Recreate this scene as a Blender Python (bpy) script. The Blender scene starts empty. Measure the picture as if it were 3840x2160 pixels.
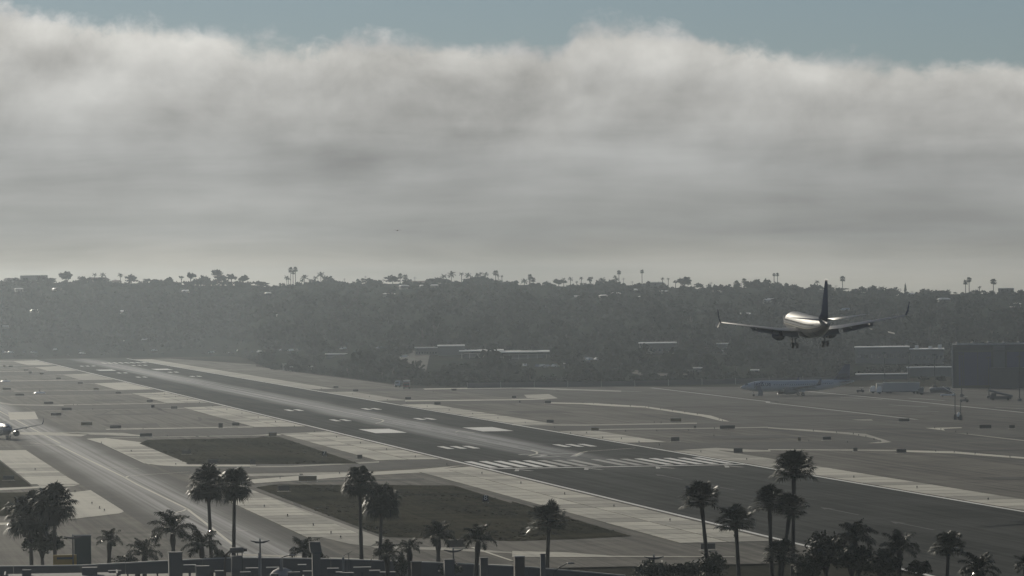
import bpy, bmesh, math, random
import numpy as np
from mathutils import Matrix, Vector
rad = math.radians
SC = bpy.context.scene
COL = SC.collection
# ------------------------------------------------------------------ survey data (metres; x east-right, y along runway, z up)
RIDGE = [(0.0397,4100.0,54.0),(0.0435,4086.0,53.8),(0.0505,4062.0,52.5),(0.0544,4048.0,53.1),(0.0612,4025.0,51.6),(0.0637,4016.0,50.2),(0.0701,3993.0,51.1),(0.0766,3971.0,49.7),(0.0844,3944.0,49.7),(0.0894,3926.0,50.0),(0.0923,3916.0,46.2),(0.0956,3905.0,47.2),(0.1014,3884.0,48.0),(0.1073,3864.0,47.5),(0.1147,3838.0,47.2),(0.119,3823.0,48.0),(0.1259,3799.0,48.4),(0.1308,3782.0,46.9),(0.1398,3751.0,45.4),(0.142,3743.0,45.5),(0.1479,3723.0,44.3),(0.1567,3692.0,42.4),(0.1583,3687.0,43.6),(0.1661,3660.0,42.2),(0.1733,3635.0,42.2),(0.1794,3613.0,40.0),(0.185,3594.0,41.2),(0.1901,3576.0,41.7),(0.1924,3568.0,41.3),(0.2021,3534.0,39.6),(0.207,3517.0,38.0),(0.2128,3497.0,35.7),(0.2188,3476.0,33.9),(0.2247,3455.0,34.9),(0.2293,3439.0,35.3),(0.2351,3419.0,34.9),(0.2405,3400.0,35.1)]
FOOT = [(0.0396,3450),(0.0866,3430),(0.0918,2790),(0.1034,2560),(0.1171,2270),(0.1285,2190),(0.1652,2190),(0.1967,2230),(0.2405,2330)]
SIGNS = [[-60.3,1860.0,2.47,0.88],[-63.9,1864.1,1.3,1.0],[-58.4,1700.7,2.51,0.72],[-61.7,1577.6,1.49,1.33],[-57.1,1546.5,2.11,0.84],[-56.3,1388.6,2.33,0.69],[-54.2,1232.1,2.33,0.79],[-93.7,1102.5,3.65,0.88],[-56.3,1069.3,2.3,0.78],[-52.5,976.6,2.29,0.71],[-94.1,961.8,3.59,0.87],[-90.9,784.5,3.48,0.91],[-90.0,671.9,3.52,0.96],[-52.2,790.2,2.24,0.87],[-58.0,690.4,1.33,1.15],[-51.9,668.6,2.24,0.92],[-97.9,590.0,3.53,1.02],[-95.4,451.0,3.47,1.09],[-89.0,409.0,3.38,1.01],[-57.9,395.7,1.3,1.45],[-51.3,418.8,2.21,0.98],[-86.4,310.6,3.48,1.03],[-87.3,145.7,2.23,0.91],[-86.8,70.0,2.27,0.95],[-78.6,54.4,1.25,1.18],[-139.2,-19.5,2.42,0.99],[43.9,1025.0,2.05,0.85],[43.1,940.5,2.13,0.9],[43.7,763.8,2.18,1.02],[42.5,665.7,2.25,1.07],[82.3,927.2,2.17,0.82],[-51.6,293.0,2.26,1.13],[-49.9,83.3,1.21,1.04],[-76.8,-58.2,3.85,1.15],[-86.9,-110.3,2.28,1.12],[-82.9,-353.8,2.81,1.2],[83.5,759.0,1.62,0.94],[82.5,664.8,2.15,0.93],[42.6,391.0,2.13,0.97],[41.4,295.3,2.17,0.91],[79.8,380.9,3.27,1.06],[79.6,293.2,4.35,1.03],[45.2,183.0,2.24,1.11],[42.5,77.6,2.19,1.22],[72.4,306.0,0.78,0.81],[74.0,677.0,0.5,0.9],[83.7,171.0,2.21,0.92],[71.5,76.5,0.98,0.88],[79.0,58.2,2.29,0.96],[141.9,340.7,3.27,0.95],[145.7,251.9,3.29,1.07],[152.8,249.5,1.54,0.98],[75.4,166.4,0.78,1.05],[-46.7,-375.0,2.22,0.95]]
DISTSIGN = [[-56.0,108.3,1.18,1.31,'7'],[-55.6,-186.1,1.23,1.48,'8']]
LIGHTS = [[48.4,284.0],[57.1,281.7],[66.2,281.5],[76.6,297.5],[71.9,373.5],[73.4,369.9],[63.1,224.0],[34.8,178.8],[30.6,271.2],[32.1,222.9],[94.6,660.7],[95.6,642.0],[100.1,629.6],[101.0,594.5],[103.5,570.9],[103.7,548.0],[103.4,522.9],[103.0,497.2],[101.4,464.3],[96.0,395.9],[94.3,381.3],[97.8,258.6],[100.1,237.5],[101.3,220.7],[99.7,206.1],[98.6,191.4],[95.5,166.6],[93.3,148.9],[77.7,165.1],[84.2,146.8],[89.0,64.8],[91.7,56.6],[93.4,41.9],[95.4,14.9],[134.2,265.2],[132.4,249.4],[130.6,223.2],[129.1,203.0],[-86.6,1071.0],[-81.5,758.5],[-82.7,763.2],[-80.2,681.5],[-81.7,392.0],[-80.0,314.2],[-61.6,1068.9],[-102.4,255.3],[-99.5,174.1],[70.4,900.5],[-80.8,-37.6],[-65.5,-16.5],[-130.3,46.0],[-128.8,-157.7],[-128.6,-179.3],[-96.1,63.9],[-128.4,-190.9],[-128.7,-95.4],[-97.9,-186.4],[-97.6,-229.2],[-96.9,-268.5],[-97.0,-298.9],[-97.1,-315.1]]
HOUSES = [[13.1,2910.1,52.6],[-14.1,2803.2,46.2],[14.4,2789.9,45.8],[-6.4,2738.8,40.5],[-15.0,2731.2,39.4],[108.0,2707.8,43.1],[0.8,2670.4,33.6],[-9.9,2638.9,29.7],[49.1,2603.6,28.3],[53.3,2603.3,28.3],[-34.8,2555.9,18.9],[39.4,2427.9,8.2],[57.5,2426.7,9.2],[155.3,2539.2,40.7],[134.0,2292.1,28.9],[128.0,2224.4,25.3],[243.0,2441.4,44.5],[254.4,2424.0,44.7],[256.9,2379.3,44.0],[137.1,1970.3,19.2],[212.5,2271.9,38.5],[385.6,2304.0,40.1],[353.0,2183.7,37.4],[431.7,2239.1,37.7],[360.2,2109.5,34.8],[366.9,1791.5,24.0],[413.0,1965.9,31.6],[323.6,2160.0,36.0],[339.8,2149.3,36.2],[394.0,2229.6,38.5],[417.9,1973.1,31.9],[535.3,2005.6,30.7],[437.5,1838.6,25.8],[429.5,1598.9,14.5],[416.4,1601.8,14.7],[552.7,1886.4,28.0],[568.3,2249.6,34.0],[543.9,2287.4,37.1]]
CARS = [[1.4,2394.0,4.7],[-8.0,2378.5,3.6],[8.1,2365.6,2.9],[-39.3,2363.9,2.3],[-29.9,2363.5,2.3],[-24.9,2355.2,1.9],[-22.5,2355.1,2.0],[8.0,2333.6,1.3],[101.3,2355.2,4.2],[94.3,2303.6,0.8],[106.0,2286.6,0.3],[58.2,2342.4,2.5],[-43.5,2364.1,2.3],[113.5,2314.0,1.5],[103.0,2090.1,2.9],[100.1,1805.2,6.9],[103.1,1788.8,7.4],[96.6,1962.2,4.6],[97.7,1829.5,6.8],[117.8,1682.7,8.8],[116.9,1598.3,7.6],[122.6,1436.6,6.8],[128.3,1593.0,10.0],[160.5,1266.3,4.0],[164.7,1253.5,3.8],[166.8,1253.2,3.6],[168.1,1249.0,3.6],[173.1,1252.3,3.7],[201.9,1341.0,6.1],[201.3,1324.9,5.6],[194.2,1285.5,4.6],[205.3,1324.2,5.6],[190.2,1371.1,7.0]]
RPALMS = [[48.9,2877.5,52.1,7.5,3.2,'k'],[55.1,2871.7,51.8,7.5,4.3,'k'],[68.1,2858.8,50.4,8.6,3.9,'k'],[126.6,2799.8,49.5,3.7,4.3,'k'],[191.8,2746.4,46.8,14.7,2.8,'f'],[193.4,2744.5,46.9,12.4,2.3,'f'],[195.1,2742.6,47.0,14.7,2.6,'f'],[187.7,2735.4,47.2,7.7,3.8,'k'],[188.9,2734.0,47.2,6.4,2.7,'k'],[199.9,2721.6,47.6,7.6,5.3,'k'],[198.0,2723.7,47.6,4.7,3.4,'k'],[203.7,2717.3,47.8,4.3,2.6,'k'],[207.5,2713.0,47.9,6.6,3.4,'k'],[211.2,2709.0,47.9,9.1,5.3,'k'],[213.4,2706.6,47.8,6.4,3.0,'k'],[215.9,2703.8,47.7,5.9,2.6,'k'],[238.0,2695.1,46.9,4.8,2.6,'f'],[241.5,2691.1,46.9,5.6,2.9,'f'],[266.5,2662.5,47.3,8.0,2.8,'f'],[269.9,2658.5,47.5,7.1,2.8,'f'],[245.7,2670.6,47.2,3.3,4.1,'k'],[249.0,2666.8,47.2,3.5,2.3,'k'],[293.6,2615.1,48.1,6.0,4.4,'k'],[298.6,2609.2,47.7,8.2,5.6,'k'],[305.2,2601.3,47.1,8.3,3.1,'k'],[309.4,2596.3,46.8,7.8,4.4,'k'],[317.5,2602.7,46.0,8.5,3.3,'f'],[317.7,2586.4,46.3,9.2,2.8,'k'],[320.7,2582.7,46.2,8.8,4.0,'k'],[329.1,2588.9,45.4,11.3,3.1,'f'],[328.8,2573.0,45.8,7.4,1.8,'k'],[331.2,2570.1,45.6,7.3,1.9,'k'],[330.5,2570.8,45.7,3.7,3.3,'k'],[334.3,2566.2,45.5,3.1,3.7,'k'],[351.0,2561.8,44.7,8.6,2.6,'f'],[348.5,2548.5,45.2,5.4,2.2,'k'],[352.9,2559.5,44.6,6.5,2.6,'f'],[345.4,2552.3,45.3,4.3,4.7,'k'],[358.8,2535.9,44.5,3.3,4.0,'k'],[370.0,2521.9,43.8,6.6,2.5,'k'],[374.2,2516.5,43.5,7.1,3.3,'k'],[378.0,2511.5,43.2,4.7,1.9,'k'],[380.8,2507.9,43.0,7.7,2.6,'k'],[393.5,2491.9,43.2,6.4,5.0,'k'],[394.7,2490.4,43.4,4.9,3.6,'k'],[401.5,2481.7,43.2,8.2,2.9,'k'],[402.5,2480.3,43.1,6.5,3.2,'k'],[406.1,2492.5,42.6,12.6,2.2,'f'],[420.0,2474.3,41.8,13.6,2.0,'f'],[429.8,2444.2,42.2,7.2,2.3,'k'],[433.2,2439.6,42.2,6.9,2.0,'k'],[479.5,2392.5,40.8,7.3,2.5,'f'],[475.1,2398.7,40.5,5.7,3.2,'f'],[496.4,2368.3,41.0,10.5,1.7,'f'],[498.3,2365.6,40.8,10.7,1.7,'f'],[495.4,2352.0,41.3,3.5,5.2,'k'],[517.3,2319.7,39.9,5.8,2.9,'k'],[533.9,2313.0,38.2,10.4,2.9,'f'],[551.7,2267.9,35.7,5.1,4.1,'k'],[558.9,2256.7,34.9,4.4,2.0,'k'],[597.8,2212.7,34.8,9.8,2.3,'f'],[599.6,2209.8,34.8,11.7,2.6,'f'],[601.5,2187.8,35.1,5.2,2.4,'k'],[611.7,2190.2,34.5,10.8,3.0,'f'],[576.3,2228.8,34.4,4.0,4.7,'k'],[581.6,2220.1,34.7,2.6,3.0,'k'],[585.9,2213.1,34.9,3.3,3.4,'k'],[598.6,2192.4,35.2,2.4,4.0,'k']]
RTREES = [[27.4,2902.4,52.8,8.9,11.9],[9.3,2919.6,53.0,6.6,8.8],[76.7,2854.4,50.4,7.5,11.8],[88.7,2842.0,50.8,4.6,8.6],[103.3,2827.5,50.5,5.9,8.6],[119.9,2811.0,49.7,10.3,8.5],[113.0,2817.8,50.0,8.0,5.4],[138.9,2791.5,49.7,12.8,9.3],[142.1,2788.2,49.7,7.2,13.1],[149.2,2780.8,49.7,8.8,8.5],[157.2,2772.0,49.8,7.4,10.0],[39.3,2890.8,52.8,5.9,7.1],[52.7,2878.2,52.0,4.4,12.6],[-15.8,2943.2,53.9,3.8,7.2],[260.3,2658.3,47.5,6.6,13.9],[171.3,2756.8,47.8,3.6,10.0],[180.0,2747.7,46.6,1.6,6.1],[224.3,2699.1,47.6,1.6,12.9],[285.0,2629.6,48.3,3.4,5.2],[311.0,2599.0,46.7,5.3,11.1],[325.1,2582.1,46.0,4.6,5.9],[234.2,2688.2,47.4,3.2,3.0],[386.8,2504.9,42.7,9.8,5.1],[367.5,2529.8,44.0,6.3,11.6],[443.4,2430.6,41.9,8.1,11.4],[438.1,2437.8,42.2,6.4,4.3],[451.9,2418.4,40.9,4.3,8.5],[406.4,2479.9,43.0,2.3,11.5],[340.0,2563.8,45.4,4.2,5.9],[465.9,2398.8,40.5,2.7,3.9],[489.0,2366.2,41.6,1.7,6.3],[469.4,2394.1,40.7,4.1,2.5],[501.5,2348.1,41.0,3.5,4.2],[506.0,2341.5,40.7,2.3,5.2],[516.8,2325.5,40.0,2.3,9.0],[532.4,2302.2,38.6,2.1,7.6],[538.5,2293.0,37.8,2.2,5.8],[548.5,2277.9,36.3,3.5,7.5],[571.5,2241.9,34.1,2.0,4.8],[590.3,2211.2,35.1,2.0,3.0],[593.7,2205.8,35.2,1.7,3.0],[604.2,2188.7,35.1,3.1,3.7],[622.4,2158.2,35.1,2.9,4.7]]
CYPRESS = [565.4,2254.3,34.4,9.8,2.3]
UPOLES = [[64.9,2872.7,50.8,4.1],[228.4,2701.4,47.3,5.5],[242.8,2685.2,47.1,7.5],[254.7,2671.6,47.0,5.1],[275.8,2647.2,47.9,5.3],[222.5,2707.8,47.4,3.5],[408.2,2484.9,42.7,7.4],[413.4,2478.0,42.4,5.1],[459.8,2414.5,39.8,6.3],[477.3,2390.6,41.0,4.3],[529.5,2314.2,38.8,3.8],[547.3,2287.4,36.5,4.8],[557.1,2272.4,35.1,3.4],[563.6,2262.2,34.4,5.4],[569.7,2252.7,33.7,4.3],[560.4,2267.3,34.8,4.6]]
RHOUSES = [[3.4,2927.0,52.3,6.4,21.9,1],[-13.3,2942.7,52.9,4.2,13.2,0],[65.3,2868.0,50.0,4.0,8.7,0],[51.3,2881.6,51.2,5.3,18.9,0],[278.3,2639.7,47.2,2.8,17.2,0],[232.3,2692.5,46.5,2.6,3.0,1],[426.9,2455.2,41.2,4.9,11.4,1],[418.1,2467.0,41.3,1.6,5.7,1],[615.9,2171.9,34.0,4.8,10.5,1],[541.9,2290.4,36.4,1.5,7.2,0],[200.9,2727.0,46.7,2.1,9.9,0],[473.1,2391.4,40.0,1.7,7.0,0]]
MIDB = [[146.0,1429.7,8.7,4.5,13.7,2596],[157.6,1399.9,7.8,2.9,22.1,2568],[175.7,1377.2,7.2,2.9,25.9,2548],[245.0,1382.6,7.8,5.8,18.8,2564],[278.7,1384.7,7.7,5.1,6.5,2572],[279.2,1372.4,7.3,2.0,6.5,2560],[177.1,1239.6,3.5,2.5,4.0,2412],[336.4,1271.3,3.5,7.7,26.1,2472],[356.7,1262.7,3.0,7.0,16.4,2468],[319.1,1090.8,0.0,4.0,20.2,2292],[288.0,1048.5,0.0,2.0,22.4,2244],[134.9,1443.2,8.2,4.1,11.7,2608],[230.4,1190.2,2.4,1.2,8.8,2372],[252.0,1157.8,1.7,1.1,4.1,2344],[110.0,1623.2,6.5,1.1,16.9,2784]]
MTREES = [[23.4,2324.7,1.2,6.8,12.9],[31.9,2320.1,1.0,7.8,7.5],[116.9,2329.8,3.8,9.6,6.1],[110.4,1735.8,8.2,7.4,9.6],[102.2,1724.6,6.2,6.2,5.6],[92.7,1890.2,5.4,5.7,5.4],[134.8,1584.2,11.4,10.2,8.1],[153.2,1553.8,12.5,19.2,9.6],[148.8,1570.4,12.5,13.9,8.0],[158.6,1541.0,12.5,11.1,6.9],[167.0,1535.9,12.4,9.5,7.4],[88.5,1319.8,0.9,10.7,9.7],[87.6,1231.3,0.7,8.9,10.3],[86.0,1368.3,0.6,8.9,9.9],[90.4,1210.9,1.0,7.9,6.5],[222.0,1540.2,12.8,12.8,12.8],[213.6,1541.5,12.9,10.1,9.0],[253.1,1624.4,16.0,8.2,7.7],[284.9,1615.2,16.2,15.6,14.2],[293.4,1609.7,16.2,14.5,10.9],[302.0,1608.1,16.0,14.2,9.3],[317.8,1609.4,15.8,15.1,18.1],[259.7,1550.4,13.7,8.0,5.9],[259.3,1331.3,6.0,5.4,5.4],[229.1,1137.6,1.3,6.8,5.9],[243.3,1159.4,1.7,10.1,11.9],[131.4,1048.2,0.2,7.4,7.4],[148.4,1033.5,0.1,6.5,8.6],[155.5,1028.4,0.1,6.9,9.5],[164.6,1022.9,0.0,6.4,9.4],[106.1,1108.2,0.9,5.3,8.9],[116.8,1094.6,0.7,5.1,9.7],[101.7,1137.0,1.0,4.0,6.7],[425.7,1693.9,18.9,13.6,7.4],[413.2,1684.3,19.0,9.6,5.7],[440.1,1699.0,18.6,10.3,4.6],[415.0,1516.1,11.4,14.9,9.6],[414.8,1491.5,10.5,8.7,5.8],[433.7,1524.1,12.1,8.6,4.3],[447.5,1508.5,11.5,9.1,4.8],[455.7,1506.6,11.5,8.0,4.8],[460.9,1501.2,11.3,9.6,4.8],[397.9,1744.7,22.5,9.2,10.4],[254.6,1067.6,0.2,7.9,8.8],[248.2,1068.9,0.3,6.2,7.5],[309.6,1248.3,3.4,9.6,12.4],[304.2,1269.8,4.1,12.5,12.5],[282.9,943.1,0.0,3.1,5.4],[288.5,933.6,0.0,3.1,5.0]]
FPALMS = [[-127.04,-422.42,-127.44,-422.39,15.59,5.22,5.96,'f'],[-123.78,-419.68,-123.35,-419.71,15.03,4.78,4.84,'f'],[-106.15,-427.42,-106.19,-427.42,15.27,4.41,5.65,'f'],[-102.55,-419.77,-102.22,-419.81,12.55,5.25,5.6,'f'],[-84.6,-462.45,-84.33,-462.49,11.17,5.07,4.32,'f'],[-68.17,-495.54,-69.18,-495.36,14.77,4.75,4.03,'f'],[-65.36,-501.14,-65.71,-501.07,11.94,4.41,3.07,'f'],[-56.78,-492.6,-56.31,-492.69,18.45,5.1,4.99,'f'],[-62.13,-506.84,-62.36,-506.79,14.55,4.27,3.66,'f'],[-61.69,-508.96,-60.12,-509.27,13.69,4.06,3.8,'f'],[-63.25,-516.81,-62.86,-516.88,8.33,4.31,3.41,'f'],[-39.3,-506.54,-39.03,-506.6,8.35,4.1,3.07,'f'],[-152.67,-425.82,-153.02,-425.8,12.22,6.31,7.89,'f'],[-149.67,-429.96,-149.69,-429.96,13.54,5.83,7.84,'f'],[-134.13,-446.95,-134.34,-446.93,10.77,6.57,4.93,'k'],[-131.01,-457.21,-131.13,-457.2,8.86,5.67,5.13,'k'],[-142.33,-434.37,-142.23,-434.38,7.9,3.9,3.9,'k'],[-137.57,-438.69,-137.71,-438.68,6.9,5.54,4.43,'k'],[-115.7,-443.52,-115.83,-443.5,6.7,4.74,3.86,'k'],[-108.55,-481.49,-108.74,-481.47,7.77,4.18,4.18,'k'],[-105.26,-477.85,-105.25,-477.85,7.96,3.47,3.42,'k'],[-99.27,-460.45,-99.22,-460.46,9.42,5.18,4.86,'k'],[-98.06,-488.84,-97.53,-488.91,10.08,4.77,3.63,'k'],[-51.08,-509.07,-51.72,-508.93,10.58,5.59,4.58,'k'],[-47.39,-514.98,-47.27,-515.0,9.4,5.55,5.05,'k'],[-38.65,-522.09,-38.77,-522.06,7.05,6.01,3.76,'k'],[-33.04,-523.43,-32.99,-523.45,6.56,3.51,3.0,'k']]
FBUSH = [[-78.87,-513.98,6.2,5.51,3.51],[-74.58,-512.68,6.45,5.02,3.52],[-70.58,-510.35,6.66,4.54,3.53],[-55.46,-508.16,9.15,6.1,6.1],[-53.06,-512.74,8.55,6.57,5.56],[-50.24,-517.43,6.95,6.03,4.02],[-58.12,-509.66,6.48,4.56,4.06],[-45.17,-516.49,6.31,3.53,3.02],[-146.42,-434.14,4.09,3.34,2.23],[-139.79,-434.53,4.09,4.46,2.51],[-135.93,-438.8,3.72,3.32,2.22],[-127.64,-442.43,4.84,3.31,2.48],[-114.45,-448.67,4.89,2.74,2.46],[-120.44,-448.08,4.15,1.64,1.64],[-106.79,-481.7,5.81,1.88,1.57],[-100.32,-482.5,4.84,3.14,1.57],[-151.19,-423.88,8.18,6.78,5.37]]
COLS = [[-136.63,-482.86,6.69,1.74],[-133.43,-487.11,5.03,1.66],[-128.35,-479.5,5.83,1.3],[-105.39,-485.9,5.0,1.25],[-101.37,-488.41,5.32,1.29],[-96.61,-487.02,5.37,0.98],[-92.59,-491.61,5.73,1.28],[-89.84,-494.03,6.07,0.62],[-118.75,-488.43,6.54,1.04],[-114.72,-483.83,5.71,0.28],[-125.65,-483.76,6.51,0.42],[-123.08,-486.0,5.81,0.42]]
WALL = [[-165.66,-461.36,4.24],[-147.9,-462.1,4.14],[-135.78,-462.87,4.58],[-127.22,-463.54,4.84],[-114.39,-464.76,4.47],[-99.43,-466.48,3.75],[-88.05,-468.02,3.03],[-75.12,-470.0,1.72]]
LAMPS = [[-148.49,-456.06,7.81],[-125.6,-483.76,8.08],[-100.79,-488.49,6.64],[-77.79,-509.09,6.3]]
COBRA = [[-89.68,-502.14,4.08],[-87.14,-502.52,5.34],[-123.22,-485.99,5.81],[-121.49,-486.15,6.24]]
TANK = [-128.12,-477.52,6.61]
ANT = [-113.67,-480.92,6.07]
BIRD = [-134.73,-718.05,45.42]
PLANE = [0.07,-223.52,31.75]
EJET = [-125.0,302.9]
A321N = [172.9,735.7]
A321M = [188.6,730.7]
TRUCKL = [71.4,1030.7]
TRUCKR = [70.1,988.9]
TRAIL = [227.1,736.8]
TRAIL2 = [232.8,711.2]
STAIR = [233.3,680.5]
DARKV = [234.6,603.2]
CART = [219.7,770.9]
CART2 = [216.5,581.8]
POST1 = [161.3,356.8]
POST2 = [161.5,350.2]
POSTW = [162.2,356.2]
HUT = [74.2,1567.0]
LOWB = [78.0,1523.6]
HANG0 = [268.8,826.6]
HANG1 = [278.1,746.0]
MAST1 = [262.8,925.5]
MAST2 = [264.3,886.2]
MAST3 = [266.4,847.8]
MAST4 = [235.7,668.6]
MAST5 = [238.5,637.3]
MAST6 = [236.6,583.5]
WHITE = [[-84.2,1342.2],[-83.1,1019.3]]
G_GRASSA = [(-92.5,247.6),(-87.9,283.3),(-57.1,285.1),(-54.2,297.9),(-49.8,295.1),(-53.6,50.9),(-77.2,61.0),(-92.8,69.6)]
G_GRASSB = [(-90.5,-86.1),(-85.3,-71.2),(-49.9,-94.7),(-51.0,-189.2),(-49.7,-180.1),(-50.5,-325.8),(-61.3,-331.8),(-71.4,-334.5),(-89.5,-312.9)]
G_LOT1 = [(130.4,1524.8),(143.1,1491.1),(108.3,1231.1),(99.0,1256.2)]
G_LOT2 = [(201.7,1200.1),(205.9,1180.1),(192.2,1117.7),(194.7,1160.3)]
G_LOT3 = [(205.0,1150.0),(220.8,1140.3),(210.9,1084.6),(194.9,1085.8)]
G_FAR = [(-51.6,2239.1),(13.8,2231.6),(20.3,2147.0),(56.0,2176.4),(69.7,1985.7),(81.1,1821.0),(73.5,1737.2),(74.7,1433.6),(76.7,1086.7),(73.2,998.6),(116.3,997.3),(199.0,921.6),(301.1,840.0)]
G_NORTHINF1 = [(68.7,659.5),(83.7,665.7),(104.3,575.2),(88.7,394.3),(76.5,370.3),(29.7,383.1)]
G_DARK1 = [(29.6,1012.7),(70.1,952.3),(41.8,929.9)]
APRONLINES = [[(164.7,928.1),(157.9,637.6),(154.8,622.0),(151.1,364.0)],[(206.7,808.7),(203.9,609.8),(199.6,426.1)],[(113.2,974.9),(147.4,849.4)]]
CAMR = [0.9901288,-0.1395837,-0.0126987]
CAMU = [0.0124382,-0.0027385,0.9999189]
CAMF = [0.1396072,0.9902065,0.0009754]
LIGHTP = [[(86.1,682.1),(98.0,658.0),(106.4,595.4),(103.4,577.6),(96.3,606.6),(91.7,645.0),(83.4,664.1)],[(106.3,593.8),(103.6,452.6),(95.7,376.4),(94.5,383.7),(99.2,445.8),(103.0,574.6)],[(28.6,375.1),(47.0,356.5),(82.2,357.6),(84.4,370.0),(49.1,370.0),(30.7,390.1)],[(44.3,307.1),(78.3,299.8),(92.9,300.7),(94.9,311.1),(80.4,311.3),(45.9,317.6)],[(94.1,306.9),(100.3,270.4),(105.7,225.3),(96.0,147.2),(91.4,139.7),(88.4,141.5),(95.1,154.4),(99.1,184.1),(100.4,216.0),(99.3,233.7),(92.1,296.5)],[(54.0,98.6),(69.3,87.1),(81.4,75.0),(83.4,84.0),(71.0,95.5),(55.5,106.3)],[(85.0,79.6),(93.6,65.4),(99.2,14.3),(96.6,3.7),(90.3,50.9),(82.2,67.0)],[(34.1,112.0),(45.5,124.5),(47.9,114.3),(54.2,96.7),(52.8,89.1),(45.9,89.8),(43.0,104.1)],[(97.0,826.6),(107.7,832.6),(99.2,752.1),(94.4,740.2),(89.7,768.0)],[(114.4,983.8),(122.8,968.6),(143.9,877.5),(140.3,855.5),(118.4,938.2),(111.3,961.7)],[(41.8,757.5),(80.8,745.4),(78.6,729.7),(39.5,738.1)],[(76.6,985.4),(114.4,983.8),(111.6,963.9),(75.2,967.0)],[(81.5,750.7),(92.7,749.5),(93.9,736.7),(78.6,729.7)],[(133.4,376.3),(139.3,374.9),(136.9,360.8),(133.4,367.2)],[(132.9,271.8),(143.3,271.8),(142.4,265.5),(135.6,260.9),(132.1,243.0)],[(129.3,218.7),(130.5,207.3),(130.6,142.1),(128.6,133.9),(129.1,199.9)],[(-126.8,200.0),(-125.2,-50.0),(-134.1,-55.7),(-134.9,92.5)],[(-124.9,-85.0),(-124.8,-188.0),(-125.0,-194.7),(-126.3,-201.8),(-137.1,-224.4),(-131.3,-99.7)],[(-144.2,-65.3),(-125.4,-52.3),(-127.1,-59.2),(-144.6,-77.6)],[(-103.8,303.6),(-98.1,308.6),(-91.0,258.6),(-92.7,245.8),(-93.1,66.0),(-77.6,56.8),(-78.8,43.5),(-96.7,56.1),(-100.1,64.5),(-102.5,81.6),(-102.4,255.6)],[(-92.7,-64.5),(-92.5,-108.7),(-90.5,-312.5),(-90.1,-316.9),(-95.2,-341.6),(-97.6,-333.9),(-99.8,-308.6),(-100.4,-302.9),(-101.0,-203.4),(-101.2,-163.2)],[(-79.7,48.8),(-70.2,45.1),(-47.2,65.5),(-48.3,56.2),(-71.0,36.9),(-80.7,38.4)],[(-87.6,-40.4),(-75.2,-22.5),(-44.9,5.8),(-32.1,26.6),(-47.4,-14.7),(-66.0,-33.8),(-73.6,-45.7),(-77.9,-49.7),(-89.7,-63.8)],[(-145.6,-103.6),(-139.5,-106.5),(-140.6,-132.2),(-146.9,-136.8)],[(-150.6,-232.2),(-147.2,-231.2),(-147.6,-240.5),(-151.0,-241.8)],[(-118.0,-357.5),(-115.1,-359.9),(-109.7,-367.7),(-100.5,-379.6),(-96.1,-388.2),(-81.5,-405.5),(-81.9,-408.7),(-96.5,-391.5),(-100.9,-382.4),(-118.4,-362.7)],[(-95.2,-341.6),(-84.4,-350.9),(-76.3,-368.7),(-76.9,-373.1),(-85.6,-360.1),(-95.2,-348.2)],[(-75.8,-365.7),(-68.3,-373.5),(-63.5,-386.1),(-46.2,-394.6),(-46.5,-396.5),(-78.4,-383.8)],[(-111.4,659.7),(-101.7,664.0),(-105.8,551.1),(-115.4,546.3)],[(-107.0,839.7),(-104.0,802.4),(-86.2,765.9),(-87.1,748.3),(-105.6,781.0),(-107.9,817.0)],[(-108.6,381.0),(-89.8,359.5),(-85.0,317.3),(-105.1,357.9)],[(-124.7,394.1),(-110.4,380.2),(-99.9,356.1),(-103.7,330.5),(-117.5,356.0),(-125.5,374.8)]]
LINES = [[(-121.3,271.1),(-114.7,239.5),(-113.3,-13.6),(-113.4,-57.1),(-112.6,-186.6),(-116.1,-333.0)],[(-113.3,-16.9),(-112.0,-5.9),(-106.7,2.6),(-96.8,14.3)],[(-117.7,-210.1),(-113.8,-195.3),(-112.6,-186.6)],[(-113.0,54.6),(-106.2,43.8)],[(-119.4,-282.0),(-109.4,-280.5)],[(3.1,83.0),(7.1,102.1),(10.8,113.5),(18.4,122.9),(26.4,134.0)],[(-1.1,129.9),(-1.7,115.6),(-3.7,101.6),(-8.0,86.0)],[(-0.7,494.2),(-0.3,470.0),(-1.0,456.7),(-3.7,438.4),(-7.6,421.3)],[(2.9,309.0),(5.3,321.0),(6.8,297.4)],[(-80.3,-352.6),(-80.1,-376.5),(-79.9,-394.5)],[(-130.8,239.6),(-114.7,249.3)],[(-116.9,-369.4),(-119.4,-365.3)]]
CLOUDTOP = [(0.0403,0.0566),(0.0519,0.0554),(0.0636,0.0545),(0.0714,0.0541),(0.0791,0.0528),(0.0908,0.0516),(0.1025,0.0505),(0.1119,0.0496),(0.1221,0.0496),(0.1322,0.049),(0.1416,0.0479),(0.1494,0.0472),(0.1522,0.0496),(0.1549,0.0515),(0.162,0.0517),(0.1729,0.0505),(0.1846,0.0496),(0.1932,0.0477),(0.201,0.0452),(0.2119,0.0447),(0.2196,0.0447),(0.2313,0.0449),(0.2411,0.0442)]

# ------------------------------------------------------------------ camera
cd = bpy.data.cameras.new('camera'); cam = bpy.data.objects.new('camera', cd); COL.objects.link(cam)
cd.sensor_width = 36.0; cd.lens = 178.62; cd.clip_start = 1.0; cd.clip_end = 30000.0
r_, u_, f_ = Vector(CAMR), Vector(CAMU), Vector(CAMF)
CAMPOS = Vector((-185.2, -1145.08, 40.007))
m_ = Matrix((r_, u_, -f_)).transposed().to_4x4(); m_.translation = CAMPOS
cam.matrix_world = m_
SC.camera = cam
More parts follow.
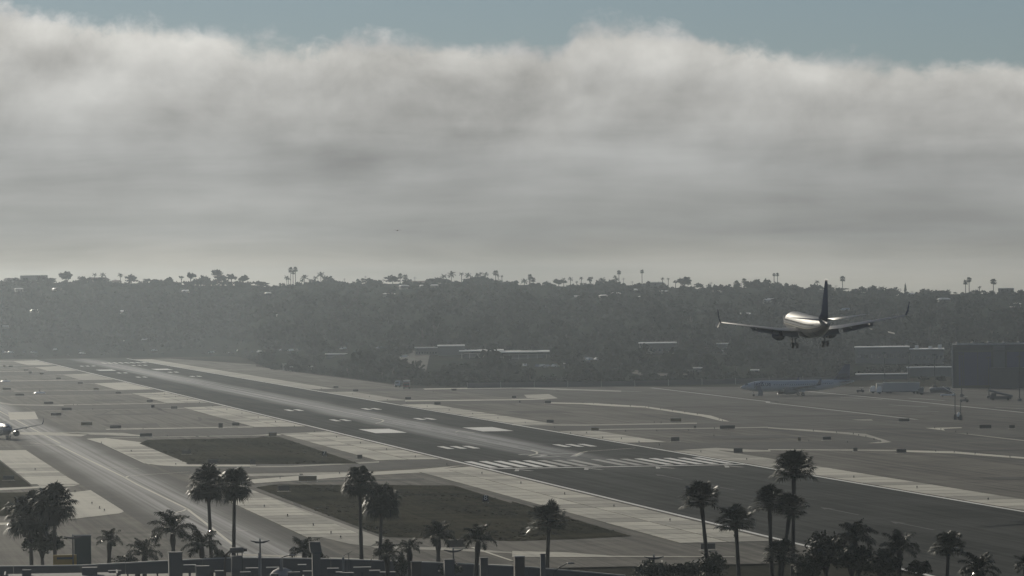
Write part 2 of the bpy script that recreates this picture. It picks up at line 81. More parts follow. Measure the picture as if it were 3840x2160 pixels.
# ------------------------------------------------------------------ light
SUN_AZ, SUN_EL = rad(-17.0), rad(20.0)          # azimuth from +Y towards +X
SUN_STRENGTH = 5.0
SKY_STRENGTH = 0.05
EXPOSURE = -0.3
HAZE_COL, HAZE_DENSITY, HAZE_G = (0.79, 0.89, 0.98), 0.000046, 0.74
sl = bpy.data.lights.new('sun', 'SUN'); sl.energy = SUN_STRENGTH; sl.angle = rad(0.53); sl.color = (1.0, 0.92, 0.77)
so = bpy.data.objects.new('sun', sl); COL.objects.link(so)
sd = Vector((math.sin(SUN_AZ)*math.cos(SUN_EL), math.cos(SUN_AZ)*math.cos(SUN_EL), math.sin(SUN_EL)))
so.rotation_euler = sd.to_track_quat('Z', 'Y').to_euler()
SC.view_settings.view_transform = 'Standard'; SC.view_settings.look = 'None'
SC.view_settings.exposure = EXPOSURE; SC.view_settings.gamma = 1.0; SC.view_settings.use_curve_mapping = False
SC.render.engine = 'CYCLES'
SC.cycles.use_denoising = True
SC.cycles.max_bounces = 5; SC.cycles.volume_bounces = 1; SC.cycles.transparent_max_bounces = 8
SC.cycles.sample_clamp_indirect = 4.0
# ------------------------------------------------------------------ node helper
class N:
    def __init__(s, tree): s.t = tree
    def new(s, typ, **kw):
        n = s.t.nodes.new(typ)
        for k, v in kw.items(): setattr(n, k, v)
        return n
    def put(s, sock, v):
        if hasattr(v, 'links') or isinstance(v, bpy.types.NodeSocket): s.t.links.new(v, sock)
        else: sock.default_value = v
    def m(s, op, a, b=None, c=None, clamp=False):
        n = s.new('ShaderNodeMath', operation=op, use_clamp=clamp)
        s.put(n.inputs[0], a)
        if b is not None: s.put(n.inputs[1], b)
        if c is not None: s.put(n.inputs[2], c)
        return n.outputs[0]
    def vec(s, x, y, z=0.0):
        n = s.new('ShaderNodeCombineXYZ')
        for i, v in enumerate((x, y, z)): s.put(n.inputs[i], v)
        return n.outputs[0]
    def noise(s, v, scale, detail=4, rough=0.5, dist=0.0):
        n = s.new('ShaderNodeTexNoise'); s.put(n.inputs['Vector'], v)
        n.inputs['Scale'].default_value = scale; n.inputs['Detail'].default_value = detail
        n.inputs['Roughness'].default_value = rough; n.inputs['Distortion'].default_value = dist
        return n.outputs[0]
    def step(s, v, a, b, lo=0.0, hi=1.0):
        n = s.new('ShaderNodeMapRange', interpolation_type='SMOOTHSTEP', clamp=True)
        s.put(n.inputs[0], v); s.put(n.inputs[1], a); s.put(n.inputs[2], b); s.put(n.inputs[3], lo); s.put(n.inputs[4], hi)
        return n.outputs[0]
    def ramp(s, v, pts, interp='EASE'):
        n = s.new('ShaderNodeValToRGB'); cr = n.color_ramp; cr.interpolation = interp
        while len(cr.elements) < len(pts): cr.elements.new(0.5)
        for e, (p, c) in zip(cr.elements, pts): e.position = p; e.color = tuple(c) + (1.0,)
        s.put(n.inputs[0], v); return n.outputs[0]
    def mix(s, f, a, b, mode='MIX'):
        n = s.new('ShaderNodeMix', data_type='RGBA', blend_type=mode, clamp_factor=True)
        s.put(n.inputs[0], f)
        for k, v in ((6, a), (7, b)):
            if isinstance(v, (tuple, list)): v = tuple(v)[:3] + (1.0,)
            s.put(n.inputs[k], v)
        return n.outputs[2]
# ------------------------------------------------------------------ sky: clear Nishita sky over a marine cloud bank that rings the horizon
CLOUD = 0.655                                          # radiance of the bank
world = bpy.data.worlds.new('World'); SC.world = world; world.use_nodes = True
wt = N(world.node_tree)
for n in list(world.node_tree.nodes): world.node_tree.nodes.remove(n)
sky = wt.new('ShaderNodeTexSky', sky_type='NISHITA', sun_disc=False)
sky.sun_elevation = SUN_EL; sky.sun_rotation = SUN_AZ; sky.air_density = 1.0; sky.dust_density = 0.15; sky.ozone_density = 6.5
tc = wt.new('ShaderNodeTexCoord'); sp = wt.new('ShaderNodeSeparateXYZ'); wt.put(sp.inputs[0], tc.outputs['Generated'])
az = wt.m('ARCTAN2', sp.outputs[0], sp.outputs[1]); el = wt.m('ARCSINE', sp.outputs[2])
fc = wt.new('ShaderNodeFloatCurve')
cv = fc.mapping.curves[0]; AZ0, AZ1, EM = -0.05, 0.33, 0.07
pts = [(0.0, 0.057/EM)] + [((a-AZ0)/(AZ1-AZ0), e/EM) for a, e in CLOUDTOP] + [(1.0, 0.045/EM)]
while len(cv.points) < len(pts): cv.points.new(0.5, 0.5)
for pt, (a, b) in zip(cv.points, pts): pt.location = (a, b); pt.handle_type = 'AUTO'
fc.mapping.update()
wt.put(fc.inputs['Value'], wt.m('DIVIDE', wt.m('SUBTRACT', az, AZ0), AZ1-AZ0, clamp=True))
top = wt.m('MULTIPLY', fc.outputs[0], EM)
pv = wt.vec(wt.m('MULTIPLY', az, 1.0), wt.m('MULTIPLY', el, 1.25))
big = wt.noise(pv, 26, 3, 0.5); mid = wt.noise(pv, 42, 7, 0.56, 0.15); fine = wt.noise(pv, 220, 5, 0.6, 0.4)
edge = wt.m('SUBTRACT', top, el)
edge = wt.m('ADD', edge, wt.m('MULTIPLY', wt.m('SUBTRACT', mid, 0.5), 0.016))
edge = wt.m('ADD', edge, wt.m('MULTIPLY', wt.m('SUBTRACT', fine, 0.5), 0.0065))
soft = wt.m('ADD', 0.0006, wt.m('MULTIPLY', big, 0.0052))
cover = wt.step(wt.m('DIVIDE', edge, soft), -0.55, 1.0)
# self shading: density sampled again towards the light gives the billows relief
pv2 = wt.new('ShaderNodeVectorMath', operation='ADD'); wt.put(pv2.inputs[0], pv); pv2.inputs[1].default_value = (-0.0030, 0.0060, 0)
mid2 = wt.noise(pv2.outputs[0], 42, 7, 0.56, 0.15)
relief = wt.m('SUBTRACT', mid, mid2)
pv3 = wt.new('ShaderNodeVectorMath', operation='ADD'); wt.put(pv3.inputs[0], pv); pv3.inputs[1].default_value = (-0.0090, 0.0130, 0)
lump = wt.m('SUBTRACT', wt.noise(pv, 19, 4, 0.5, 0.3), wt.noise(pv3.outputs[0], 19, 4, 0.5, 0.3))
streak = wt.noise(wt.vec(wt.m('MULTIPLY', az, 0.26), wt.m('MULTIPLY', el, 1.9), 3.7), 62, 5, 0.5, 0.35)
broad = wt.noise(wt.vec(wt.m('MULTIPLY', az, 0.6), el, 9.1), 34, 2, 0.5)
hgt_ = wt.m('DIVIDE', el, top)
body = wt.ramp(hgt_, [(0.0, (0.50, 0.462, 0.38)), (0.10, (0.485, 0.455, 0.39)), (0.26, (0.455, 0.458, 0.438)), (0.50, (0.54, 0.545, 0.53)), (0.78, (0.69, 0.685, 0.655)), (0.95, (0.86, 0.848, 0.80)), (1.0, (0.80, 0.80, 0.78))])
lum = wt.m('ADD', 1.0, wt.m('MULTIPLY', wt.m('SUBTRACT', streak, 0.5), wt.step(hgt_, 0.95, 0.45, 0.2, 1.05)))
lum = wt.m('ADD', lum, wt.m('MULTIPLY', wt.m('SUBTRACT', broad, 0.5), wt.step(hgt_, 0.1, 0.7, 0.40, 0.95)))
lum = wt.m('ADD', lum, wt.m('MULTIPLY', lump, wt.m('MULTIPLY', wt.step(hgt_, 0.2, 0.7, 0.3, 1.05), wt.step(hgt_, 1.0, 0.78, 0.15, 1.0))))
lum = wt.m('ADD', lum, wt.m('MULTIPLY', relief, wt.step(hgt_, 0.3, 0.9, 0.1, 1.1)))
# forward scattering: brighter towards the sun
dt = wt.new('ShaderNodeVectorMath', operation='DOT_PRODUCT'); wt.put(dt.inputs[0], tc.outputs['Generated']); dt.inputs[1].default_value = tuple(sd)
fwd = wt.ramp(dt.outputs['Value'], [(0.0, (0.62,)*3), (0.62, (0.72,)*3), (0.84, (1.02,)*3), (0.94, (1.35,)*3), (1.0, (2.2,)*3)], 'LINEAR')
lum = wt.m('MULTIPLY', wt.m('MAXIMUM', lum, 0.3), CLOUD)
sc_ = wt.new('ShaderNodeVectorMath', operation='SCALE'); wt.put(sc_.inputs[0], body); wt.put(sc_.inputs['Scale'], lum)
cl = wt.mix(1.0, sc_.outputs[0], fwd, 'MULTIPLY')
hs = wt.new('ShaderNodeHueSaturation'); hs.inputs['Saturation'].default_value = 0.72; wt.put(hs.inputs['Color'], sky.outputs[0])
sk_ = wt.new('ShaderNodeVectorMath', operation='SCALE'); wt.put(sk_.inputs[0], hs.outputs[0]); sk_.inputs['Scale'].default_value = SKY_STRENGTH
bg = wt.new('ShaderNodeBackground'); wt.put(bg.inputs[0], wt.mix(cover, sk_.outputs[0], cl)); bg.inputs[1].default_value = 1.0
ow = wt.new('ShaderNodeOutputWorld'); wt.put(ow.inputs[0], bg.outputs[0])
# ------------------------------------------------------------------ mesh helpers
class MB:
    def __init__(s): s.v = []; s.f = []
    def face(s, pts):
        n = len(s.v); s.v += [tuple(p) for p in pts]; s.f.append(tuple(range(n, n+len(pts)))); return s
    def box(s, c, d, rz=0.0, top=1.0):
        cx, cy, cz = c; hx, hy, hz = d[0]/2, d[1]/2, d[2]/2; k = math.cos(rz); q = math.sin(rz); n = len(s.v)
        for z, sc in ((-hz, 1.0), (hz, top)):
            for x, y in ((-hx, -hy), (hx, -hy), (hx, hy), (-hx, hy)):
                x *= sc; y *= sc; s.v.append((cx+x*k-y*q, cy+x*q+y*k, cz+z))
        for f in ((3, 2, 1, 0), (4, 5, 6, 7), (0, 1, 5, 4), (1, 2, 6, 5), (2, 3, 7, 6), (3, 0, 4, 7)): s.f.append(tuple(n+i for i in f))
        return s
    def rings(s, rs, close=True, caps=True):
        n = len(s.v); k = len(rs[0])
        for r in rs: s.v += [tuple(p) for p in r]
        for i in range(len(rs)-1):
            for j in range(k if close else k-1):
                a = n+i*k+j; b = n+i*k+(j+1) % k; s.f.append((a, b, b+k, a+k))
        if caps:
            s.f.append(tuple(n+j for j in range(k))[::-1]); s.f.append(tuple(n+(len(rs)-1)*k+j for j in range(k)))
        return s
    def tube(s, pts, rs, n=8, caps=True):
        pts = [Vector(p) for p in pts]
        if not isinstance(rs, (list, tuple)): rs = [rs]*len(pts)
        out = []
        for i, p in enumerate(pts):
            t = (pts[min(i+1, len(pts)-1)]-pts[max(i-1, 0)]).normalized()
            a = t.cross(Vector((0, 0, 1)) if abs(t.z) < .95 else Vector((0, 1, 0))).normalized(); b = t.cross(a)
            out.append([p+(a*math.cos(2*math.pi*j/n)+b*math.sin(2*math.pi*j/n))*rs[i] for j in range(n)])
        return s.rings(out, True, caps)
    def lathe(s, prof, c=(0, 0, 0), n=20, caps=True, axis='y', sx=1.0, sz=1.0):
        out = []
        for y, r in prof:
            ring = []
            for j in range(n):
                a = 2*math.pi*j/n; p = (r*math.cos(a)*sx, y, r*math.sin(a)*sz)
                if axis == 'z': p = (p[0], p[2], y)
                ring.append((c[0]+p[0], c[1]+p[1], c[2]+p[2]))
            out.append(ring)
        return s.rings(out, True, caps)
def mesh_of(name, mb, smooth=False):
    me = bpy.data.meshes.new(name); me.from_pydata(mb.v, [], mb.f); me.update()
    if smooth: me.polygons.foreach_set('use_smooth', [True]*len(me.polygons))
    return me
def place(name, me, mat=None, parent=None, loc=None, rz=0.0, scale=None):
    o = bpy.data.objects.new(name, me); COL.objects.link(o)
    if mat is not None and me is not None and not me.materials: me.materials.append(mat)
    if parent is not None: o.parent = parent
    if loc is not None: o.location = loc
    if rz: o.rotation_euler = (0, 0, rz)
    if scale is not None: o.scale = scale if hasattr(scale, '__len__') else (scale,)*3
    return o
def obj(name, mb, mat, parent=None, smooth=False, **kw): return place(name, mesh_of(name, mb, smooth), mat, parent, **kw)
def tag(o, label=None, cat=None, group=None, kind=None):
    if label: o['label'] = label
    if cat: o['category'] = cat
    if group: o['group'] = group
    if kind: o['kind'] = kind
    return o
def empty(name, loc=(0, 0, 0), rz=0.0, **kw):
    o = place(name, None, loc=loc, rz=rz); o.empty_display_size = 0.5
    return tag(o, **kw)
def struct(name, mb, mat, **kw): return tag(obj(name, mb, mat, **kw), kind='structure')
def sheet(name, pts, z, mat, parent=None):
    a = sum(pts[i][0]*pts[(i+1) % len(pts)][1]-pts[(i+1) % len(pts)][0]*pts[i][1] for i in range(len(pts)))
    if a < 0: pts = pts[::-1]
    o = obj(name, MB().face([(x, y, z) for x, y in pts]), mat, parent)
    if parent is None: o['kind'] = 'structure'
    return o
def rect(x0, x1, y0, y1): return [(x0, y0), (x1, y0), (x1, y1), (x0, y1)]
def big_mesh(name, V, F):
    """numpy triangles / quads -> mesh"""
    me = bpy.data.meshes.new(name); k = F.shape[1]
    me.vertices.add(len(V)); me.vertices.foreach_set('co', V.astype(np.float32).ravel())
    me.loops.add(F.size); me.loops.foreach_set('vertex_index', F.astype(np.int32).ravel())
    me.polygons.add(len(F)); me.polygons.foreach_set('loop_start', np.arange(0, F.size, k, dtype=np.int32))
    me.polygons.foreach_set('loop_total', np.full(len(F), k, dtype=np.int32))
    me.update(calc_edges=True); me.validate(); return me
def ordinal(n):
    w = ['first', 'second', 'third', 'fourth', 'fifth', 'sixth', 'seventh', 'eighth', 'ninth', 'tenth', 'eleventh', 'twelfth', 'thirteenth', 'fourteenth', 'fifteenth', 'sixteenth', 'seventeenth', 'eighteenth', 'nineteenth']
    if n <= 19: return w[n-1]
    t = {2: 'twenty', 3: 'thirty', 4: 'forty', 5: 'fifty', 6: 'sixty', 7: 'seventy'}[n//10]
    return (t[:-1]+'ieth') if n % 10 == 0 else t+'-'+w[n % 10-1]
# ------------------------------------------------------------------ materials
def mat_base(name):
    m = bpy.data.materials.new(name); m.use_nodes = True; t = N(m.node_tree)
    b = m.node_tree.nodes['Principled BSDF']; return m, t, b
def plain(name, col, rough=0.6, metal=0.0, spec=0.5, var=0.12, scale=0.6):
    m, t, b = mat_base(name)
    g = t.new('ShaderNodeTexCoord'); n = t.noise(g.outputs['Object'], scale, 5, 0.6)
    oi = t.new('ShaderNodeObjectInfo')
    k = t.m('ADD', 1.0-var*0.75, t.m('ADD', t.m('MULTIPLY', n, var), t.m('MULTIPLY', oi.outputs['Random'], var*0.5)))
    v = t.new('ShaderNodeVectorMath', operation='SCALE'); v.inputs[0].default_value = col; t.put(v.inputs['Scale'], k)
    t.put(b.inputs['Base Color'], v.outputs[0]); t.put(b.inputs['Roughness'], t.m('ADD', rough-0.08, t.m('MULTIPLY', n, 0.16), clamp=True))
    b.inputs['Metallic'].default_value = metal; b.inputs['Specular IOR Level'].default_value = spec
    return m
def paving(name, c0, c1, rough=0.9, spec=0.35, streak=0.5, tracks=None, rand=0.0):
    """asphalt / concrete: blotches, streaks along the traffic direction, fine grain; tracks=(centre x, half width, rough, ylo, yhi) polishes wheel paths and paints them paler for sun glare"""
    m, t, b = mat_base(name)
    g = t.new('ShaderNodeTexCoord'); s = t.new('ShaderNodeSeparateXYZ')
    gm = t.new('ShaderNodeNewGeometry'); t.put(s.inputs[0], gm.outputs['Position'])
    x, y = s.outputs[0], s.outputs[1]
    big = t.noise(t.vec(t.m('MULTIPLY', x, 0.035), t.m('MULTIPLY', y, 0.012)), 1.0, 4, 0.6)
    stk = t.noise(t.vec(t.m('MULTIPLY', x, 0.55), t.m('MULTIPLY', y, 0.007), 4.0), 1.0, 5, 0.65, 0.3)
    cross = t.noise(t.vec(t.m('MULTIPLY', x, 0.03), t.m('MULTIPLY', y, 0.11), 8.0), 1.0, 4, 0.6)
    fin = t.noise(gm.outputs['Position'], 1.3, 4, 0.7)
    k = t.m('ADD', t.m('MULTIPLY', big, 0.55), t.m('MULTIPLY', stk, streak))
    k = t.m('ADD', k, t.m('MULTIPLY', cross, 0.35)); k = t.m('ADD', k, t.m('MULTIPLY', fin, 0.3))
    if rand:
        oi = t.new('ShaderNodeObjectInfo'); k = t.m('ADD', k, t.m('MULTIPLY', t.m('SUBTRACT', oi.outputs['Random'], 0.5), rand))
    mean = (0.55+streak+0.35+0.3)/2
    k = t.step(k, mean-0.24, mean+0.24)
    t.put(b.inputs['Base Color'], t.mix(k, c0, c1))
    r = t.m('ADD', rough-0.05, t.m('MULTIPLY', stk, 0.1))
    spv = t.m('ADD', spec, 0.0)
    if tracks:
        cx, hw, rr, y0, y1, amt = tracks
        ax = t.m('ABSOLUTE', t.m('SUBTRACT', x, cx))
        wig = t.m('MULTIPLY', t.m('SUBTRACT', t.noise(t.vec(0, t.m('MULTIPLY', y, 0.01), 1.0), 1.0, 2), 0.5), hw*0.5)
        mk = t.step(t.m('ADD', ax, wig), hw*1.1, hw*0.25)
        band = t.noise(t.vec(t.m('MULTIPLY', x, 0.8), t.m('MULTIPLY', y, 0.0015), 2.0), 1.0, 4, 0.6)
        mk = t.m('MULTIPLY', mk, t.step(band, 0.30, 0.62, 0.25, 1.0))
        mk = t.m('MULTIPLY', mk, t.m('MULTIPLY', t.step(y, y0, y0+260.0), t.step(y, y1, y1-700.0)))
        gb = t.new('ShaderNodeBsdfPrincipled'); gb.inputs['IOR'].default_value = 1.9; gb.inputs['Base Color'].default_value = (0.13, 0.127, 0.115, 1); gb.inputs['Roughness'].default_value = rr  # paler than real rubber: sun glare is partly put into this base colour
        ms = t.new('ShaderNodeMixShader'); t.put(ms.inputs[0], t.m('MULTIPLY', mk, amt)); t.put(ms.inputs[1], b.outputs[0]); t.put(ms.inputs[2], gb.outputs[0])
        t.put(m.node_tree.nodes['Material Output'].inputs['Surface'], ms.outputs[0])
    t.put(b.inputs['Roughness'], t.m('MINIMUM', r, 1.0)); t.put(b.inputs['Specular IOR Level'], spv)
    return m
def leafy(name, c0, c1, rough=0.45, spec=0.5, shiny=0.0):
    m, t, b = mat_base(name)
    gm = t.new('ShaderNodeNewGeometry'); oi = t.new('ShaderNodeObjectInfo')
    n = t.noise(gm.outputs['Position'], 0.35, 4, 0.6)
    k = t.m('ADD', t.m('MULTIPLY', n, 0.9), t.m('MULTIPLY', oi.outputs['Random'], 0.4)); k = t.step(k, 0.3, 0.95)
    t.put(b.inputs['Base Color'], t.mix(k, c0, c1))
    gl = t.step(gm.outputs['Random Per Island'], 1.0-shiny-0.005, 1.0-shiny+0.005)      # a few waxy leaves
    t.put(b.inputs['Roughness'], t.m('ADD', rough, t.m('MULTIPLY', gl, 0.20-rough))); t.put(b.inputs['Specular IOR Level'], t.m('ADD', spec, t.m('MULTIPLY', gl, 0.8-spec)))
    return m
M = {}
M['soil'] = paving('soil', (0.025, 0.026, 0.02), (0.05, 0.048, 0.038), 0.95, 0.0)
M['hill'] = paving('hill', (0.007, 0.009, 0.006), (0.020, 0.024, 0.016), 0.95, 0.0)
M['asphalt'] = paving('infield_asphalt', (0.042, 0.040, 0.034), (0.138, 0.130, 0.111), 0.80, 0.022, 0.8)
M['apron'] = paving('apron', (0.050, 0.050, 0.046), (0.120, 0.117, 0.107), 0.88, 0.012, 0.7)
M['taxi'] = paving('taxiway_asphalt', (0.048, 0.047, 0.043), (0.085, 0.083, 0.076), 0.82, 0.02, 0.6, (-113.5, 9.0, 0.60, -700.0, 1500.0, 0.85))
M['runway'] = paving('runway_asphalt', (0.022, 0.024, 0.023), (0.060, 0.062, 0.058), 0.95, 0.006, 0.9, (0.0, 11.0, 0.58, -60.0, 2500.0, 0.92))
M['concrete'] = paving('concrete', (0.20, 0.193, 0.163), (0.42, 0.402, 0.338), 0.74, 0.08, 0.5, None, 0.45)
M['joint'] = paving('joint', (0.045, 0.045, 0.038), (0.10, 0.098, 0.085), 0.95, 0.0, 0.5)
M['paint'] = paving('paint', (0.42, 0.42, 0.40), (0.62, 0.62, 0.59), 0.75, 0.2, 0.5)
M['oldpaint'] = paving('worn_paint', (0.19, 0.19, 0.18), (0.33, 0.33, 0.31), 0.8, 0.15, 0.6)
M['faded'] = paving('faded_paint', (0.07, 0.07, 0.068), (0.13, 0.13, 0.125), 0.9, 0.02, 0.6)
M['patch'] = paving('patched_asphalt', (0.034, 0.034, 0.032), (0.062, 0.060, 0.055), 0.85, 0.03, 0.5)
M['yellow'] = paving('yellow_paint', (0.34, 0.33, 0.27), (0.48, 0.46, 0.38), 0.75, 0.2, 0.5)
M['grass'] = paving('grass', (0.012, 0.014, 0.010), (0.066, 0.060, 0.041), 0.95, 0.0, 0.4)
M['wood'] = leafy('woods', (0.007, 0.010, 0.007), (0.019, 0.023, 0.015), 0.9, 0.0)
M['leaf'] = leafy('leaf', (0.014, 0.021, 0.011), (0.038, 0.048, 0.025), 0.62, 0.15, 0.03)
M['frond'] = leafy('frond', (0.009, 0.015, 0.008), (0.024, 0.033, 0.017), 0.62, 0.15, 0.06)
M['deadfrond'] = leafy('dead_frond', (0.018, 0.016, 0.011), (0.042, 0.036, 0.024), 0.7, 0.2)
M['bark'] = plain('bark', (0.034, 0.030, 0.025), 0.9, var=0.5, scale=3.0)
M['sign'] = plain('sign_panel', (0.030, 0.028, 0.022), 0.55)
M['signy'] = plain('sign_panel_yellow', (0.12, 0.09, 0.03), 0.55)
M['metal'] = plain('galvanised', (0.22, 0.22, 0.22), 0.45, 0.6)
M['dark'] = plain('dark_metal', (0.030, 0.032, 0.034), 0.5)
M['white'] = plain('white_paint', (0.72, 0.72, 0.70), 0.35, var=0.06)
M['planewhite'] = plain('aircraft_white', (0.15, 0.155, 0.16), 0.55, spec=0.12, var=0.04)
M['planegrey'] = plain('aircraft_grey', (0.11, 0.115, 0.12), 0.30, var=0.06)
M['planedark'] = plain('aircraft_navy', (0.020, 0.026, 0.045), 0.7, spec=0.0, var=0.06)
M['planeblue'] = plain('aircraft_blue', (0.012, 0.018, 0.05), 0.5, spec=0.1, var=0.06)
M['jetskyblue'] = plain('aircraft_sky_blue', (0.40, 0.43, 0.46), 0.4, var=0.05)
M['ejet'] = plain('aircraft_slate', (0.10, 0.12, 0.155), 0.4, var=0.05)
M['greypanel'] = plain('grey_panel', (0.11, 0.115, 0.112), 0.7, var=0.15)
M['tailblue'] = plain('aircraft_tail_blue', (0.035, 0.05, 0.10), 0.6, spec=0.05, var=0.06)
M['wing'] = plain('wing_grey', (0.11, 0.115, 0.12), 0.5, var=0.08)
M['bare'] = plain('bare_metal', (0.55, 0.55, 0.56), 0.22, 0.9, var=0.05)
M['tyre'] = plain('tyre', (0.015, 0.015, 0.015), 0.8)
M['glass'] = plain('dark_glass', (0.010, 0.012, 0.015), 0.12, var=0.02)
M['gold'] = plain('cheat_line', (0.55, 0.52, 0.42), 0.3, var=0.03)
M['roof'] = plain('pale_roof', (0.55, 0.55, 0.53), 0.55, var=0.15)
M['tile'] = plain('tile_roof', (0.13, 0.095, 0.075), 0.6, var=0.25)
M['wall'] = plain('stucco', (0.16, 0.155, 0.14), 0.85, var=0.25)
M['wallw'] = plain('white_stucco', (0.42, 0.41, 0.38), 0.85, var=0.15)
M['hangar'] = plain('hangar_cladding', (0.040, 0.043, 0.043), 0.6, var=0.15, scale=0.2)
M['hangarblue'] = plain('hangar_door', (0.022, 0.028, 0.090), 0.5, var=0.12)
M['bluegrey'] = plain('painted_concrete', (0.095, 0.094, 0.088), 0.7, var=0.18)
M['pillar'] = plain('pillar_concrete', (0.075, 0.078, 0.080), 0.8, var=0.25)
M['pale'] = plain('pale_concrete', (0.34, 0.33, 0.31), 0.8, var=0.2)
M['brown'] = plain('brown_panel', (0.06, 0.045, 0.038), 0.7, var=0.2)
M['ygreen'] = plain('green_box', (0.018, 0.040, 0.036), 0.6)
M['ypanel'] = plain('yellow_panel', (0.30, 0.19, 0.03), 0.6)
M['red'] = plain('red_paint', (0.16, 0.03, 0.025), 0.5)
# ------------------------------------------------------------------ terrain
raz = np.array([r[0] for r in RIDGE]); rD = np.array([r[1] for r in RIDGE]); rz = np.array([r[2] for r in RIDGE])
daz = np.array([r[0] for r in FOOT]); dfo = np.array([r[1] for r in FOOT])
def hgt(az, d):
    D = np.interp(az, raz, rD); z = np.interp(az, raz, rz); s = np.interp(az, daz, dfo)
    t = (d-s)/(D-s); tt = np.clip(t, 0, 1)
    h = z*(.25*tt+.75*tt*tt*(3-2*tt))
    return np.where(t > 1, z-(d-D)*.06, h)
def polar(az, d): return CAMPOS.x+math.sin(az)*d, CAMPOS.y+math.cos(az)*d
def zat(x, y):
    dx, dy = x-CAMPOS.x, y-CAMPOS.y
    return float(hgt(math.atan2(dx, dy), math.hypot(dx, dy)))
g = MB().face([(-5200, -2600, -0.25), (5200, -2600, -0.25), (5200, 5600, -0.25), (-5200, 5600, -0.25)])
struct('ground', g, M['soil'])
rng = np.random.default_rng(5)
hm = MB(); NA, ND = 260, 70
azs = np.linspace(-0.16, 0.44, NA); rows = []
for a in azs:
    s = float(np.interp(a, daz, dfo)); D = float(np.interp(a, raz, rD))
    ds = np.concatenate([np.linspace(s-40, D, ND-12), D+np.linspace(15, 420, 12)])
    row = []
    for d in ds:
        x, y = polar(a, d); t = (d-s)/(D-s); z = float(hgt(a, d))
        z += 0.0 if t <= 0.02 else min(t*4, 1.0)*1.1*math.sin(x*0.021+y*0.013)*math.sin(y*0.027-x*0.008)
        row.append((x, y, z if t > 0 else -0.6))
    rows.append(row)
hm.rings([r for r in rows], close=False, caps=False)
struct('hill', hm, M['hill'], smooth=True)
# ------------------------------------------------------------------ airfield surfaces
far = [(-700, 2239)] + list(G_FAR) + [(520, 840), (620, 600), (620, -415), (-700, -415)]
AF = sheet('airfield_pavement', far, 0.0, M['asphalt'])
sheet('apron', [(82, 990), (116, 990), (199, 918), (300, 836), (520, 836), (610, 600), (610, -410), (86, -410), (86, 20), (86, 400), (104, 560), (100, 650), (84, 690)], 0.03, M['apron'])
run = sheet('runway', rect(-30.5, 30.5, -552, 2225), 0.06, M['runway'])
for k, (a, b) in enumerate([(22, 68), (332, 398), (700, 765), (984, 1060), (1254, 1343), (1548, 1672), (1858, 1925)]):
    sheet('taxiway_connector', [(-31, a+10), (-31, b+8), (-50, b-4), (-101, b-4), (-101, a-20), (-56, a-20)], 0.045, M['taxi'])
twy = sheet('taxiway', rect(-125, -102.5, -480, 2100), 0.05, M['taxi'])
for k, (a, b) in enumerate([(113, 176), (306, 377), (690, 757), (950, 1012)]):
    sheet('taxiway_connector', [(31, a), (31, b), (60, b-8), (100, b-20), (100, a-18), (60, a-12)], 0.045, M['taxi'])
# concrete shoulders laid in slabs
slab_u = MB().box((0, 0, 0), (1, 1, 0.08))
slab_me = mesh_of('slab', slab_u); slab_me.materials.append(M['concrete'])
def shoulder(x0, x1, segs, cols, length, slab_to):
    for a, b in segs:
        st = sheet('concrete_shoulder', rect(x0, x1, a, b), 0.035, M['joint'] if a < slab_to else M['concrete'])
        if a >= slab_to: continue
        n = max(1, round((b-a)/length)); L = (b-a)/n; W = (x1-x0)/cols
        for i in range(n):
            for j in range(cols):
                place('slab', slab_me, None, st, (x0+W*(j+.5), a+L*(i+.5), 0.05), scale=(W-0.35, L-0.8, 1))
SOUTH = [(-352, -2), (74, 326), (402, 693), (770, 978), (1064, 1250), (1348, 1545), (1676, 1855), (1930, 2150)]
NORTH = [(-590, 106), (180, 300), (381, 684), (761, 946), (1016, 2150)]
shoulder(-47, -31.3, SOUTH, 2, 15.0, 1060)
shoulder(31.3, 42.5, NORTH, 1, 15.0, 760)
shoulder(-102.2, -92.3, [(74, 246), (-310, -92)], 1, 12.0, 760)
shoulder(-135.5, -125.3, [(-45, 205)], 1, 12.0, 760)
for a, b in SOUTH:                                   # slanted ends and the bands along the connectors
    sheet('concrete_apron_edge', [(-47, b+.3), (-31.3, b+.3), (-31.3, b+20)], 0.04, M['concrete'], AF)
    sheet('concrete_band', rect(-98, -47.3, b-16, b-1), 0.02, M['concrete'], AF)
    if a > 300: sheet('concrete_band', rect(-92, -47.3, a, a+9), 0.02, M['concrete'], AF)
for p in LIGHTP: sheet('concrete_edge_strip', p, 0.062, M['concrete'], AF)
# ------------------------------------------------------------------ runway paint (children of the runway)
ZP = 0.085
def paint(name, pts, mat='paint', parent=None): return sheet(name, pts, ZP, M[mat], parent or run)
for s in (-1, 1):
    paint('edge_line', rect(min(s*30.45, s*29.5), max(s*30.45, s*29.5), -540, 2200))
for i in range(16):
    x = (1.75 if i >= 8 else -1.75)*0 + (i-7.5)*3.5 + (1.2 if i >= 8 else -1.2)
    paint('threshold_stripe', rect(x-0.95, x+0.95, 7.0, 52.7), 'oldpaint' if 5 <= i <= 10 else 'paint')
paint('threshold_bar', rect(-29.4, 29.4, -1.5, 1.6))
for s in (-1, 1):
    for y in (311.0, 1651.0): paint('aiming_point_marking', rect(min(s*11, s*20.1), max(s*11, s*20.1), y, y+45.7))
    for y, n in ((152.4, 3), (457.2, 2), (609.6, 2), (1398.0, 2), (1551.0, 2), (1845.0, 3)):
        for j in range(n):
            a = 11+j*3.35; paint('touchdown_zone_bar', rect(min(s*a, s*(a+1.83)), max(s*a, s*(a+1.83)), y, y+22.9))
for i in range(16):
    x = (i-7.5)*3.5
    if i >= 8: paint('threshold_stripe', rect(x-0.9, x+0.9, 1958, 2002))
